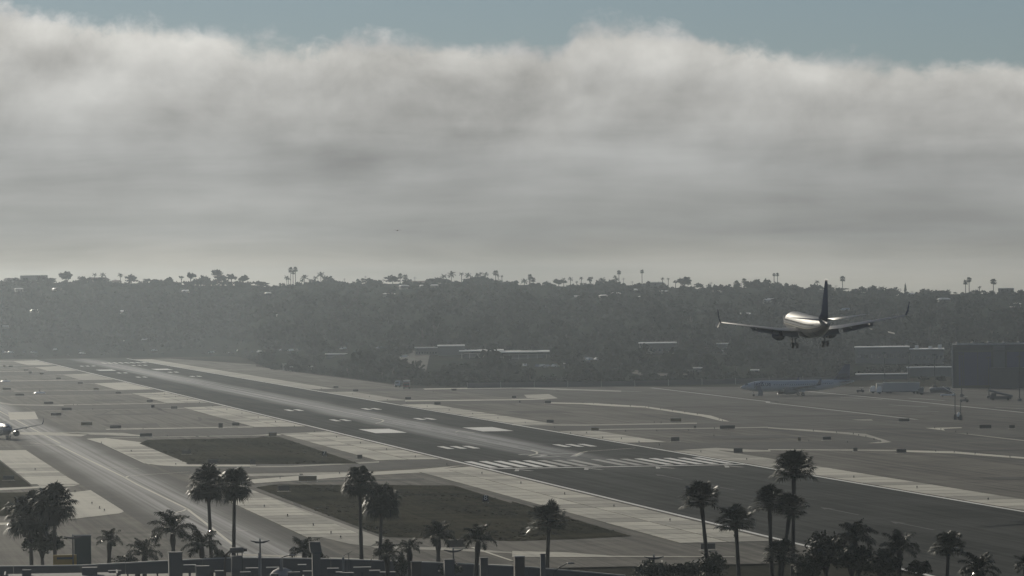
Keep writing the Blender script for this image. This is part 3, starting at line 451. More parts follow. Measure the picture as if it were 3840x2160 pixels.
for y in np.arange(100, 1940, 61.0):
    if y > 60: paint('centreline_stripe', rect(-0.25, 0.25, y, y+36.5), 'oldpaint')
def txt(body, size, name, mat, parent):
    cu = bpy.data.curves.new(name, 'FONT'); cu.body = body; cu.size = size; cu.align_x = 'CENTER'; cu.align_y = 'BOTTOM'; cu.resolution_u = 3
    t = bpy.data.objects.new(name+'_curve', cu); COL.objects.link(t)
    bpy.context.view_layer.update()
    me = bpy.data.meshes.new_from_object(t); bpy.data.objects.remove(t)
    o = bpy.data.objects.new(name, me); COL.objects.link(o); me.materials.clear(); me.materials.append(mat)
    if parent: o.parent = parent
    return o
num = txt('27', 24.0, 'runway_number', M['oldpaint'], run); num.location = (-1, 68, ZP); num.scale = (0.75, 1.5, 1)
for x in (-24, -8.2, 8.2, 24):                       # arrow heads before the displaced threshold
    paint('threshold_arrowhead', [(x, -4), (x-2.3, -18), (x-1.3, -18), (x, -10), (x+1.3, -18), (x+2.3, -18)], 'oldpaint')
for y in (-52, -112, -172, -232, -292):
    paint('displaced_threshold_arrow', [(-0.25, y-34), (0.25, y-34), (0.25, y-8), (1.1, y-9), (0, y), (-1.1, y-9), (-0.25, y-8)], 'faded')
def ribbon(name, pts, w, mat, z=ZP, parent=None):
    L, R = [], []
    for i, (x, y) in enumerate(pts):
        a = Vector(pts[max(i-1, 0)]); b = Vector(pts[min(i+1, len(pts)-1)]); d = (b-a).normalized(); n = Vector((-d.y, d.x))*w/2
        L.append((x+n.x, y+n.y)); R.append((x-n.x, y-n.y))
    mb = MB()
    for i in range(len(pts)-1): mb.face([(*R[i], z), (*R[i+1], z), (*L[i+1], z), (*L[i], z)])
    o = obj(name, mb, mat, parent)
    if parent is None: o['kind'] = 'structure'
    return o
for i, l in enumerate(LINES): ribbon('taxi_line', l, 0.55, M['yellow'], 0.09, run if 5 <= i <= 8 else twy)
ribbon('taxi_line', [(-113.5, 260), (-113.5, 700), (-113.5, 1500)], 0.5, M['yellow'], 0.09, twy)
for l in APRONLINES: ribbon('service_road_line', l, 1.6, M['oldpaint'], 0.07)
for l in APRONLINES[:2]: ribbon('drain_slot', [(x+3.2, y) for x, y in l], 1.5, M['joint'], 0.066)
for x0, y0, x1, y1 in ((185, 560, 190, 520), (175, 470, 178, 452), (208, 500, 212, 470), (214, 660, 216, 610), (195, 690, 200, 640)):
    ribbon('apron_marking', [(x0, y0), (x1, y1)], 1.0, M['oldpaint'], 0.07)
pr2 = random.Random(8)
for x0, x1, y0, y1 in ((-90, -74, 430, 470), (-84, -60, 590, 610), (-70, -58, 820, 860), (-88, -66, 1110, 1140), (-80, -52, -60, -50), (90, 130, 260, 275), (110, 170, 420, 436), (60, 84, 200, 226), (95, 150, 60, 74), (60, 110, -120, -104), (130, 200, 150, 170), (52, 70, 520, 560), (48, 80, -220, -190), (110, 150, 560, 580)):
    sheet('asphalt_patch', [(x0, y0), (x1, y0+pr2.uniform(-4, 4)), (x1+pr2.uniform(-2, 2), y1), (x0, y1+pr2.uniform(-4, 4))], 0.056, M['patch'], AF)
for k in range(46):                                  # tyre scuffs and sealed cracks in the infield paving
    x = pr2.choice((pr2.uniform(-96, -50), pr2.uniform(48, 190))); y = pr2.uniform(-300, 900); L = pr2.uniform(25, 110); a = pr2.uniform(-.12, .12)
    ribbon('sealed_crack', [(x, y), (x+L*a*.5+pr2.uniform(-1, 1), y+L*.5), (x+L*a, y+L)], pr2.uniform(.5, 1.3), M['patch'], 0.058, AF)
for k in range(14):
    x = pr2.choice((pr2.uniform(-96, -50), pr2.uniform(48, 150))); y = pr2.uniform(-250, 900); L = pr2.uniform(10, 34)
    ribbon('sealed_crack', [(x, y), (x+L*.5, y+pr2.uniform(-3, 3)), (x+L, y+pr2.uniform(-6, 6))], pr2.uniform(1.5, 3.0), M['patch'], 0.058, AF)
# ------------------------------------------------------------------ grass islands
def inside(poly, x, y):
    c = False; n = len(poly)
    for i in range(n):
        (x1, y1), (x2, y2) = poly[i], poly[i-1]
        if (y1 > y) != (y2 > y) and x < (x2-x1)*(y-y1)/(y2-y1)+x1: c = not c
    return c
def tufts(name, poly, n, rnd, lo, hi, label):
    xs = [p[0] for p in poly]; ys = [p[1] for p in poly]; mb = MB(); k = 0
    while k < n:
        x, y = rnd.uniform(min(xs), max(xs)), rnd.uniform(min(ys), max(ys))
        if not inside(poly, x, y): continue
        k += 1; nz = 0.5+0.5*math.sin(x*0.21+math.sin(y*0.05)*2)*math.sin(y*0.034+x*0.05)
        h = rnd.uniform(lo, hi)*(0.45+nz); w = rnd.uniform(0.25, 0.6)
        for q in range(3):
            a = rnd.uniform(0, 6.28); dx, dy = math.cos(a)*w, math.sin(a)*w; lx, ly = rnd.uniform(-.3, .3), rnd.uniform(-.3, .3)
            mb.face([(x-dx, y-dy, 0.03), (x+dx, y+dy, 0.03), (x+dx*.3+lx, y+dy*.3+ly, h), (x-dx*.4+lx, y-dy*.4+ly, h*.85)])
    o = obj(name, mb, M['grass']); return tag(o, label, 'grass', kind='stuff')
rnd = random.Random(11)
GA, GB = G_GRASSA, G_GRASSB
GC = [(-160, -60), (-135.8, -60), (-135.8, 190), (-160, 190)]
GD = [(-170, -200), (-137, -205), (-137, -90), (-170, -90)]
for p in (GA, GB, GC, GD): sheet('turf', p, 0.066, M['grass'])
tufts('grass', GA, 2200, rnd, 0.05, 0.14, 'dark rough grass on the island beside the far taxiway')
tufts('grass', GB, 4000, rnd, 0.05, 0.15, 'dark rough grass on the large near island')
tufts('grass', GC, 700, rnd, 0.05, 0.13, 'strip of dark grass at the left edge')
# ------------------------------------------------------------------ woods and trees
def leaf_cloud(seed, nclump, nleaf, size, shape=lambda v: v, spread=0.30):
    """unit crown (radius about 1, centre 0): leaf-sized quads grouped in clumps; returns V (n,3), F (m,4)"""
    r = np.random.default_rng(seed)
    c = r.normal(size=(nclump, 3)); c /= np.linalg.norm(c, axis=1)[:, None]; c *= (r.random(nclump)[:, None]**0.45)*0.78
    rad_ = spread*(0.6+0.8*r.random(nclump))
    p = r.normal(size=(nclump, nleaf, 3)); p /= np.linalg.norm(p, axis=2)[:, :, None]; p *= (r.random((nclump, nleaf, 1))**0.4)
    P_ = (c[:, None, :]+p*rad_[:, None, None]).reshape(-1, 3)
    P_ = shape(P_); n = len(P_)
    a = r.normal(size=(n, 3)); a /= np.linalg.norm(a, axis=1)[:, None]; b = np.cross(a, r.normal(size=(n, 3))); b /= np.linalg.norm(b, axis=1)[:, None]
    s = size*(0.5+r.random((n, 1))); V = np.stack([P_-a*s-b*s*.5, P_+a*s-b*s*.4, P_+a*s*.8+b*s*.5, P_-a*s*.9+b*s*.4], 1).reshape(-1, 3)
    return V, np.arange(n*4).reshape(-1, 4)
def crown_mesh(name, seed, ncl, nl, size, shape=lambda v: v, spread=0.30, mat='wood'):
    V, F = leaf_cloud(seed, ncl, nl, size, shape, spread); me = big_mesh(name, V, F); me.materials.append(M[mat]); return me
dome = lambda v: np.stack([v[:, 0], v[:, 1], np.where(v[:, 2] < 0, v[:, 2]*0.7, v[:, 2])], 1)
flat = lambda v: np.stack([v[:, 0], v[:, 1], v[:, 2]*0.62+0.10*np.sin(v[:, 0]*7)], 1)
CROWN = [crown_mesh('crown', 20+i, 26, 26, 0.13, (dome, flat)[i % 2]) for i in range(6)]
AIRY = [crown_mesh('crown', 40+i, 13, 26, 0.10, flat, 0.24) for i in range(3)]
TRUNK = mesh_of('trunk', MB().tube([(0, 0, 0), (0.02, 0.0, 0.35), (0.0, 0.03, 0.7), (0.0, 0.0, 1.0)], [0.06, 0.045, 0.035, 0.02], 7).tube([(0, 0, .45), (.14, .05, .8)], [.03, .012], 5).tube([(0, 0, .5), (-.12, .06, .85)], [.028, .012], 5), True); TRUNK.materials.append(M['bark'])
def tree(name, x, y, z, h, w, label, group, seed, airy=False):
    t = empty(name, (x, y, z), label=label, cat='tree', group=group)
    place('trunk', TRUNK, None, t, (0, 0, -0.3), rz=seed*1.7, scale=(h, h, h*0.8))
    ch = min(h*0.92, max(w*0.9, h*0.62)); me = (AIRY if airy else CROWN)[seed % (3 if airy else 6)]
    place('crown', me, None, t, (0, 0, h-ch*0.46), rz=seed*2.1, scale=(w/2*1.04, w/2*1.04, ch/2*1.04))
    return t
def scatter(name, spots, meshes, label):
    Vs, Fs = [], []; n = 0; r = np.random.default_rng(3)
    arr = [(np.array([v.co[:] for v in m.vertices]), np.array([p.vertices[:] for p in m.polygons])) for m in meshes]
    for i, (x, y, z, w, h) in enumerate(spots):
        V, F = arr[i % len(arr)]; a = r.random()*6.28; c, s = math.cos(a), math.sin(a)
        W = np.stack([(V[:, 0]*c-V[:, 1]*s)*w+x, (V[:, 0]*s+V[:, 1]*c)*w+y, V[:, 2]*h+z+h*0.75], 1)
        Vs.append(W); Fs.append(F+n); n += len(V)
    me = big_mesh(name, np.concatenate(Vs), np.concatenate(Fs)); me.materials.append(M['wood'])
    return tag(place(name, me), label, 'woods', kind='stuff')
LOWC = [crown_mesh('crown', 70+i, 9, 12, 0.24, dome, 0.36) for i in range(5)]
OPEN = [(math.atan2(b[0]-CAMPOS.x, b[1]-CAMPOS.y), b[5], b[4]/b[5]*.62) for b in MIDB]+[(math.atan2(x-CAMPOS.x, y-CAMPOS.y), math.hypot(x-CAMPOS.x, y-CAMPOS.y), .0016) for x, y, z in CARS]
sp = []
for i in range(4200):
    a = rng.uniform(0.005, 0.285); s = float(np.interp(a, daz, dfo)); D = float(np.interp(a, raz, rD))
    t = rng.random()**0.9*0.94; d = s+60+t*(D-s-60); x, y = polar(a, d)
    w = 1.8+(6.6 if t < 0.62 else 1.6)*rng.random()**2.2
    if any(abs(a-ba) < bw and bd-170 < d < bd+25 for ba, bd, bw in OPEN): continue
    sp.append((x, y, zat(x, y), w, w*rng.uniform(0.55, 1.0)))
for i in range(800):                                  # scrub along the crest
    a = rng.uniform(0.005, 0.285); D = float(np.interp(a, raz, rD)); x, y = polar(a, D+rng.uniform(-25, 3)); w = (0.8+4.8*max(0.0, 0.45+0.55*math.sin(a*173)*math.sin(a*401+1)+0.2*math.sin(a*910)))*rng.uniform(.55, 1.0); sp.append((x, y, zat(x, y)-0.4, w, w*rng.uniform(.5, .85)))
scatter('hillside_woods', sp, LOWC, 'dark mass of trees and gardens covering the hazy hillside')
sp = []
for i in range(420):                                  # belt right behind the airfield fence
    a = rng.uniform(0.088, 0.262); s = float(np.interp(a, daz, dfo)); d = s+rng.uniform(-28, 40)
    if 0.199 < a: d += 60
    x, y = polar(a, d); w = rng.uniform(1.6, 3.4); sp.append((x, y, 0.0, w, w*rng.uniform(0.6, 0.95)))
for i in range(150):
    a = rng.uniform(0.01, 0.088); d = 3470+rng.uniform(0, 60); x, y = polar(a, d); w = rng.uniform(1.2, 2.4); sp.append((x, y, 0.0, w, w*.6))
scatter('roadside_shrubs', sp, LOWC, 'dark belt of shrubs behind the airfield boundary')
order = sorted(range(len(RTREES)), key=lambda i: math.atan2(RTREES[i][0]-CAMPOS.x, RTREES[i][1]-CAMPOS.y))
for k, i in enumerate(order):
    x, y, z, h, w = RTREES[i]; ay = w < 7.6 and h > 5.5
    tree('tree', x, y, z, h, w, '%s leafy tree on the ridge skyline, %s from left' % ('open, see-through' if ay else 'broad rounded' if w > 9 else 'small rounded', ordinal(k+1)), 'trees along the ridge', i, ay)
order = sorted(range(len(MTREES)), key=lambda i: math.atan2(MTREES[i][0]-CAMPOS.x, MTREES[i][1]-CAMPOS.y))
for k, i in enumerate(order):
    x, y, z, h, w = MTREES[i]
    tree('tree', x, y, z, h, w, '%s tree below the ridge behind the airfield, %s from left' % ('tall dark' if h > 9.5 else 'low dark', ordinal(k+1)), 'trees behind the airfield', i)
x, y, z, h, w = CYPRESS
cyp = lambda v: np.stack([v[:, 0]*(1-0.75*np.clip(v[:, 2], 0, 1)), v[:, 1]*(1-0.75*np.clip(v[:, 2], 0, 1)), v[:, 2]], 1)
t = empty('conifer', (x, y, z), label='narrow pointed conifer standing alone on the ridge at right', cat='tree')
place('trunk', TRUNK, None, t, (0, 0, -.3), scale=(h*.6, h*.6, h*.7)); place('crown', crown_mesh('crown', 91, 30, 24, 0.11, cyp, 0.25), None, t, (0, 0, h*.5), scale=(w/2, w/2, h*.5))
# ------------------------------------------------------------------ palms
def fan_crown(seed, nf=62, nl=13, droop=0.5, lw=0.036, low=2.25):
    """fan palm crown, unit radius about 1 round the growing point"""
    r = random.Random(seed); mb = MB()
    for i in range(nf):
        a = i*2.39996+r.uniform(-.2, .2); e = 1.35-low*((i+.5)/nf)**0.85+r.uniform(-.12, .12)
        L = r.uniform(0.36, 0.74); d = Vector((math.cos(a)*math.cos(e), math.sin(a)*math.cos(e), math.sin(e)))
        up = Vector((0, 0, 1)); s = d.cross(up).normalized() if abs(d.z) < .98 else Vector((1, 0, 0)); n = s.cross(d).normalized()
        b = d*L-up*0.06*L; w = 0.012
        mb.face([-s*w, s*w, b+s*w, b-s*w]); mb.face([-n*w, n*w, b+n*w, b-n*w])
        fr = r.uniform(0.42, 0.60)
        for j in range(nl):
            th = (j/(nl-1)-.5)*2.7+r.uniform(-.06, .06); dd = (d*math.cos(th)+s*math.sin(th)).normalized(); cs = n*0.18*math.cos(th)
            m1 = b+dd*fr*0.55+cs*0.3; tip = b+dd*fr*r.uniform(.85, 1.05)-up*fr*droop*r.uniform(.3, 1.0)+cs*0.2
            q = dd.cross(n).normalized()*lw
            mb.face([b, m1+q, m1-q]); mb.face([m1+q, tip, m1-q])
    return mb
def feather_crown(seed, nf=17, nl=34, lw=0.016):
    r = random.Random(seed); mb = MB()
    for i in range(nf):
        a = i*2.39996+r.uniform(-.25, .25); e = 1.45-1.45*((i+.5)/nf)+r.uniform(-.1, .1); L = r.uniform(0.85, 1.15)
        hd = Vector((math.cos(a), math.sin(a), 0)); pts = []
        for k in range(9):
            t = k/8; ee = e-1.25*t**1.8*(0.55+0.6*math.cos(e)); pts.append((pts[-1] if pts else Vector((0, 0, 0)))+(hd*math.cos(ee)+Vector((0, 0, math.sin(ee))))*(L/8 if k else 0))
        mb.tube(pts, [0.022*(1-.8*k/8)+.003 for k in range(9)], 4, False)
        for j in range(nl):
            t = 0.18+0.82*j/(nl-1); k = min(int(t*8), 7); u = t*8-k; p = pts[k].lerp(pts[k+1], u); d = (pts[k+1]-pts[k]).normalized()
            s = d.cross(Vector((0, 0, 1))).normalized() if abs(d.z) < .98 else Vector((1, 0, 0)); n = s.cross(d)
            ll = 0.36*math.sin(math.pi*(0.12+0.80*t))*r.uniform(.8, 1.15)
            for sg in (-1, 1):
                dr = (s*sg+d*0.75+n*r.uniform(-.35, .45)).normalized(); q = d*lw
                mid = p+dr*ll*.6; tip = p+dr*ll-Vector((0, 0, ll*r.uniform(.15, .6)))
                mb.face([p-q, p+q, mid+q*.9, mid-q*.9]); mb.face([mid-q*.9, mid+q*.9, tip])
    return mb
def skirt_mesh(seed, n=110):
    r = random.Random(seed); mb = MB()
    for i in range(n):
        a = r.uniform(0, 6.283); z0 = r.uniform(-.35, .05); L = r.uniform(.35, .8); rr = r.uniform(.16, .42)
        o = Vector((math.cos(a), math.sin(a), 0)); s = Vector((-o.y, o.x, 0))*r.uniform(.03, .07)
        p = o*0.08+Vector((0, 0, z0)); q = o*rr+Vector((0, 0, z0-L*.35)); e = o*rr*r.uniform(.5, .95)+Vector((0, 0, z0-L))
        mb.face([p-s*.4, p+s*.4, q+s, q-s]); mb.face([q-s, q+s, e])
    return mb
FANC = [mesh_of('crown', fan_crown(i, 78, 14, 0.45+.1*i)) for i in range(4)]
FANT = [mesh_of('crown', fan_crown(30+i, 60, 14, 0.22+.06*i, 0.030, 1.75)) for i in range(4)]
FEAC = [mesh_of('crown', feather_crown(50+i, 15+i, 34)) for i in range(4)]
SKIR = [mesh_of('skirt', skirt_mesh(i, 90+20*i)) for i in range(3)]
FARF = [mesh_of('crown', fan_crown(80+i, 40, 7, 0.3, 0.13)) for i in range(2)]
FARK = [mesh_of('crown', feather_crown(85+i, 11, 12, 0.05)) for i in range(3)]
for m in FANC+FANT+FEAC+FARF+FARK: m.materials.append(M['frond'])
for m in SKIR: m.materials.append(M['deadfrond'])
PTR = mesh_of('trunk', MB().tube([(0, 0, 0), (.0, .01, .5), (0, 0, 1.0)], [1.0, .8, .7], 7), True); PTR.materials.append(M['bark'])
order = sorted(range(len(RPALMS)), key=lambda i: math.atan2(RPALMS[i][0]-CAMPOS.x, RPALMS[i][1]-CAMPOS.y))
for k, i in enumerate(order):
    x, y, z, h, w, kd = RPALMS[i]
    t = empty('palm_tree', (x, y, z), label='%s palm on the distant ridge skyline, %s palm from left' % ('tall slim round-headed' if kd == 'f' and h > 9 else 'round-headed' if kd == 'f' else 'feathery', ordinal(k+1)), cat='palm', group='palms along the ridge skyline')
    cr = w*0.74; zc = h-cr*(0.75 if kd == 'f' else 0.55)
    place('trunk', PTR, None, t, (0, 0, -0.5), scale=(0.33, 0.33, zc+0.5))
    place('crown', (FARF[i % 2] if kd == 'f' else FARK[i % 3]), None, t, (0, 0, zc), rz=i*1.3, scale=(cr*(1.08 if kd == 'f' else .95),)*3)
FPL = ['left of the close pair of fan palms in the left foreground', 'right of the close pair of fan palms in the left foreground', 'tall fan palm rising in front of the large grass island', 'shaggy fan palm leaning behind the tall one over the grass island', 'lone fan palm in front of the near shoulder corner', 'slim leaning fan palm left of centre right', 'shorter leaning fan palm just right of the slim leaning one', 'tallest fan palm, at right in front of the runway edge', 'fan palm just left of the tallest palm', 'fan palm with open petioles half behind the tallest palm', 'low fan palm at the foot of the tallest palm', 'fan palm standing apart near the bottom right corner', 'left of the two dense dark palms at the left edge', 'right of the two dense dark palms at the left edge',
 'plumed feather palm behind the square stone pillar', 'drooping feather palm right of the stone pillar', 'small feather palm near the dark green box', 'feather palm between the green box and stone pillar', 'feather palm behind the tall equipment box', 'left of two low feather palms in front of the blue wall', 'right of two low feather palms in front of the blue wall', 'feather palm behind the double lamp by the blue wall', 'thick-trunked feather palm with glinting tips before the grass island', 'feather palm rising out of the right-hand thicket', 'feather palm at the right end of the thicket', 'wide feather palm at the bottom right', 'feather palm cut by the right edge']
for i, (bx, by, tx, ty, zt, w, h, kd) in enumerate(FPALMS):
    t = empty('fan_palm' if kd == 'f' else 'feather_palm', (bx, by, 0), label=FPL[i], cat='palm', group='foreground palms')
    R_ = w*(0.57 if kd == 'f' else 0.54); zc = zt-R_*(0.72 if kd == 'f' else 0.85); dx, dy = tx-bx, ty-by
    tr = MB(); pts = []; rs = []; nb = 14; r0 = 0.27 if kd == 'f' else 0.30
    for k in range(nb+1):
        u = k/nb; sw = math.sin(u*2.2+i)*0.10*(1-u); pts.append((dx*u**1.2+sw, dy*u**1.2, zc*u)); b = r0*(1.15-0.35*u)
        if kd == 'k' and u > .72: b *= 1.0+0.55*math.sin((u-.72)/.28*math.pi)
        if kd == 'f' and .84 < u < .97: b *= 1.3
        rs.append(b*(1+0.06*((k*7+i) % 3-1)))
    obj('trunk', tr.tube(pts, rs, 10), M['bark'], t, True)
    if kd == 'f':
        shag = i in (0, 1, 2, 3, 12, 13)
        place('crown', (FANC if shag else FANT)[i % 4], None, t, (dx, dy, zc), rz=i*1.1, scale=(R_*(1 if shag else 1.08), R_*(1 if shag else 1.08), R_*0.98))
        place('skirt', SKIR[i % 3], None, t, (dx, dy, zc), rz=i, scale=(R_*(1.05 if shag else .7), R_*(1.05 if shag else .7), max(h-R_*1.5, R_*0.8)*1.1 if shag else R_*0.42))
    else:
        place('crown', FEAC[i % 4], None, t, (dx, dy, zc), rz=i*1.9, scale=(R_*0.98, R_*0.98, R_*1.0))
BUSH = [crown_mesh('crown', 60+i, 40, 60, 0.062, (dome, flat)[i % 2], 0.30, 'leaf') for i in range(3)]
FBL = ['left of three leafy trees at bottom centre right', 'middle of three leafy trees at bottom centre right', 'right of three leafy trees, beside the leaning palms', 'tallest leafy tree of the right-hand thicket', 'middle leafy tree of the right-hand thicket', 'low leafy tree at the right of the thicket', 'leafy tree at the left foot of the thicket', 'small leafy bush at the right end of thicket', 'bush beside the dark green box', 'bush left of the plumed palm', 'bush next to the square stone pillar', 'bush at the foot of the twin fan palms', 'flowering bush beside the tall equipment box', 'tiny bush by the tank on posts', 'small bush under the low feather palms', 'low bush in front of the square columns', 'dense dark bush filling the clump of two palms at the left edge']
for i, (x, y, zt, w, h) in enumerate(FBUSH):
    t = empty('leafy_tree' if w > 3.4 else 'bush', (x, y, 0), label=FBL[i], cat='tree' if w > 3.4 else 'bush', group='foreground greenery')
    place('trunk', TRUNK, None, t, (0, 0, 0), scale=(zt*.7, zt*.7, zt*.8))
    hh = max(h, zt*.55); place('crown', BUSH[i % 3], None, t, (0, 0, zt-hh*.48), rz=i*2.2, scale=(w*.54, w*.54, hh*.54))
# ------------------------------------------------------------------ houses and buildings
def facing(x, y): return -math.atan2(x-CAMPOS.x, y-CAMPOS.y)      # local -Y looks back at the viewer's hill
WU = mesh_of('wall', MB().box((0, 0, .5), (1, 1, 1))); WU.materials.append(M['wall'])
WW = mesh_of('wall', MB().box((0, 0, .5), (1, 1, 1))); WW.materials.append(M['wallw'])
def gable(mat):
    mb = MB(); e = .56
    v = [(-e, -e, 0), (e, -e, 0), (e, e, 0), (-e, e, 0), (-.36, 0, 1), (.36, 0, 1)]
    for f in ((0, 1, 5, 4), (2, 3, 4, 5), (1, 2, 5), (3, 0, 4), (3, 2, 1, 0)): mb.face([v[i] for i in f])
    me = mesh_of('roof', mb); me.materials.append(M[mat]); return me
GP, GT = gable('roof'), gable('tile')
FLATR = mesh_of('roof', MB().box((0, 0, 0), (1, 1, 1))); FLATR.materials.append(M['roof'])
rh = random.Random(4)
order = sorted(range(len(HOUSES)), key=lambda i: math.atan2(HOUSES[i][0]-CAMPOS.x, HOUSES[i][1]-CAMPOS.y))
for k, i in enumerate(order):
    x, y, z = HOUSES[i]; z = zat(x, y)
    w, d, h = rh.uniform(4.5, 8), rh.uniform(5, 7), rh.uniform(2.0, 3.0)
    t = empty('house', (x, y, z-1.0), facing(x, y)+rh.uniform(-.3, .3), label='small house with pale glinting roof on the hillside, %s from left' % ordinal(k+1), cat='house', group='houses on the hillside')
    place('wall', WU, None, t, scale=(w, d, h)); place('roof', GP, None, t, (0, 0, h+.02), scale=(w, d, rh.uniform(.5, 1.0)))
RHL = ['long flat-topped building on the ridge at far left', 'low house on the ridge at the far left edge', 'low house on the ridge between palm and round tree', 'wide low house on the ridge below two small palms', 'low wide house on the ridge left of the long row of palms', 'small square shed on the ridge among round-headed palms', 'flat-roofed house on the ridge beneath two thin palms', 'low flat-roofed house on the ridge beside the tall slim palm', 'square block building on the ridge at far right', 'low house on the ridge right of the tail fin', 'low house on the ridge beside the tall palm trio', 'low house on the ridge above the landing jet']
for (x, y, z, h, w, fl), lab in zip(RHOUSES, RHL):
    t = empty('house', (x, y, z), facing(x, y), label=lab, cat='house', group='houses on the ridge')
    place('wall', WU, None, t, scale=(w, 9, h if fl else h*.6))
    if fl: place('roof', FLATR, None, t, (0, 0, h+.15), scale=(w+.5, 9.5, .3))
    else: place('roof', GT, None, t, (0, 0, h*.6+.02), scale=(w, 9, h*.4))
    for s in (-.3, .3):
        obj('window', MB().box((w*s, -4.55, h*.32), (w*.16, .1, h*.22)), M['glass'], t)
MBL = ['low building with a long white roof edge among the trees at centre', 'canopy building with long white roof and columns at centre', 'right-hand long white canopy roof at centre', 'long white-roofed building with a row of windows below the hill', 'small white-roofed building left of the landing jet', 'low pale shed left of the landing jet', 'small hut in the car park behind the shrub belt', 'big dark block with white roof strip behind the blue-lettered jet', 'dark block with stepped white roof beside the hangar', 'low terrace with pale fascia beside the hangar', 'low pale-topped building behind the parked jet tail', 'plain low block left of the white roof edge', 'long low shed with thin pale roof behind the belt', 'little glinting shed above the parked jet nose', 'long low carport behind the runway end trees']
for n_, ((x, y, z, h, w, d), lab) in enumerate(zip(MIDB, MBL)):
    dep = 55 if n_ in (1, 2) else 34 if n_ in (0, 3, 7, 8) else 12
    t = empty('building', (x, y, z-.6), facing(x, y), label=lab, cat='building', group='buildings behind the airfield')
    dy = dep/2
    if n_ in (1, 2):
        obj('wall', MB().box((0, dy, h*.4), (w*.8, dep*.9, h*.8)), M['wall'], t)
        for s in np.linspace(-.45, .45, 6): obj('column', MB().box((w*s, -1.0, h*.45), (.3, .3, h*.9)), M['pale'], t)
    else:
        obj('wall', MB().box((0, dy, h/2+.3), (w, dep, h+.6)), M['wall'], t)
    obj('roof', MB().box((0, dy, h+.6+.2), (w*1.03, dep*1.05, .4)), M['roof'], t)
    if n_ in (3, 7, 8, 11):
        for s in np.linspace(-.42, .42, 8): obj('window', MB().box((w*s, -.06, h*.55), (w*.07, .1, h*.22)), M['glass'], t)
    if n_ == 8:
        for s, q in ((-.3, 1.6), (.1, 1.2), (.38, 1.8)): obj('roof_unit', MB().box((w*s, dy, h+1.0+q/2), (1.8, 2.2, q)), M['roof'], t)
# big hangar at the right edge
hx, hy = HANG0
t = empty('hangar', (hx, hy, 0), facing(hx, hy), label='large dark hangar with blue door panels at the right edge', cat='hangar')
HH = 17.2
obj('wall', MB().box((37, 22.5, HH/2), (74, 45, HH)), M['hangar'], t)
obj('corner_trim', MB().box((-.05, -.35, HH/2), (.5, .5, HH)), M['pale'], t)
obj('wall_panel', MB().box((18.5, -.15, 8.4), (4.6, .25, 16.6)), M['greypanel'], t)
for a, b in ((2.5, 15.5), (21.5, 60)): obj('door_panel', MB().box(((a+b)/2, -.2, 7.6), (b-a, .3, 13.2)), M['hangarblue'], t)
obj('lean_to', MB().box((37, -4.2, 4.0), (44, 8, 8.0)), M['hangar'], t)
obj('parapet', MB().box((38, 0.2, HH+.25), (72, .7, .5)), M['roof'], t)
for k in range(9): obj('mullion', MB().box((4.5+k*5.5, -.42, 7.4), (.25, .12, 14.0)), M['hangar'], t)
obj('lintel', MB().box((37, -.3, 14.6), (72, .4, .5)), M['pillar'], t)
for k in range(7): obj('roof_vent', MB().lathe([(0, .35), (.8, .35), (.8, .7), (1.2, .1)], (2+k*6.1, 3, HH), 8, axis='z'), M['metal'], t)
# hut and low white building on the far edge
hx, hy = HUT
t = empty('equipment_hut', (hx, hy, 0), facing(hx, hy), label='dark square equipment hut beside the far runway edge', cat='hut')
obj('wall', MB().box((0, 0, 1.7), (3.4, 3.4, 3.4)), M['wall'], t); obj('roof', MB().box((0, 0, 3.5), (3.7, 3.7, .2)), M['metal'], t); obj('door', MB().box((.4, -1.75, 1.1), (1.0, .1, 2.1)), M['dark'], t)
hx, hy = LOWB
t = empty('low_building', (hx, hy, 0), facing(hx, hy), label='long low white-roofed building right of the dark hut', cat='building')
obj('wall', MB().box((0, 0, 1.2), (12.5, 5, 2.4)), M['wall'], t); obj('roof', MB().box((0, 0, 2.6), (13, 5.6, .3)), M['roof'], t)
for s in (-4, -1.5, 1.5, 4): obj('door', MB().box((s, -2.55, 1.0), (1.4, .1, 1.9)), M['dark'], t)
# boundary fence behind the airfield: posts and mesh panels
a0 = 0.131; fpts = []
for k in range(13):
    a = a0+k*0.0066; d = float(np.interp(a, daz, dfo))-48; fpts.append(polar(a, d))
t = empty('boundary_fence', (*fpts[0], 0), label='long dark boundary fence in front of the shrub belt', cat='fence')
for k in range(12):
    (xa, ya), (xb, yb) = fpts[k], fpts[k+1]; x0, y0 = fpts[0]; L = math.hypot(xb-xa, yb-ya); an = math.atan2(yb-ya, xb-xa)
    obj('panel', MB().box(((xa+xb)/2-x0, (ya+yb)/2-y0, 1.2), (L-.2, .08, 2.2), an), M['dark'], t)
    obj('post', MB().box((xa-x0, ya-y0, 1.3), (.16, .16, 2.6), an), M['metal'], t)
# utility poles on the ridge
order = sorted(range(len(UPOLES)), key=lambda i: math.atan2(UPOLES[i][0]-CAMPOS.x, UPOLES[i][1]-CAMPOS.y))
for k, i in enumerate(order):
    x, y, z, h = UPOLES[i]
    t = empty('utility_pole', (x, y, z), facing(x, y), label='thin utility pole on the ridge skyline, %s pole from left' % ordinal(k+1), cat='pole', group='utility poles on the ridge')
    obj('pole', MB().tube([(0, 0, -.4), (0, 0, h)], [.17, .12], 6), M['dark'], t)
    for zz in (h-.5, h-1.3): obj('crossarm', MB().box((0, 0, zz), (2.4, .12, .14)), M['dark'], t)
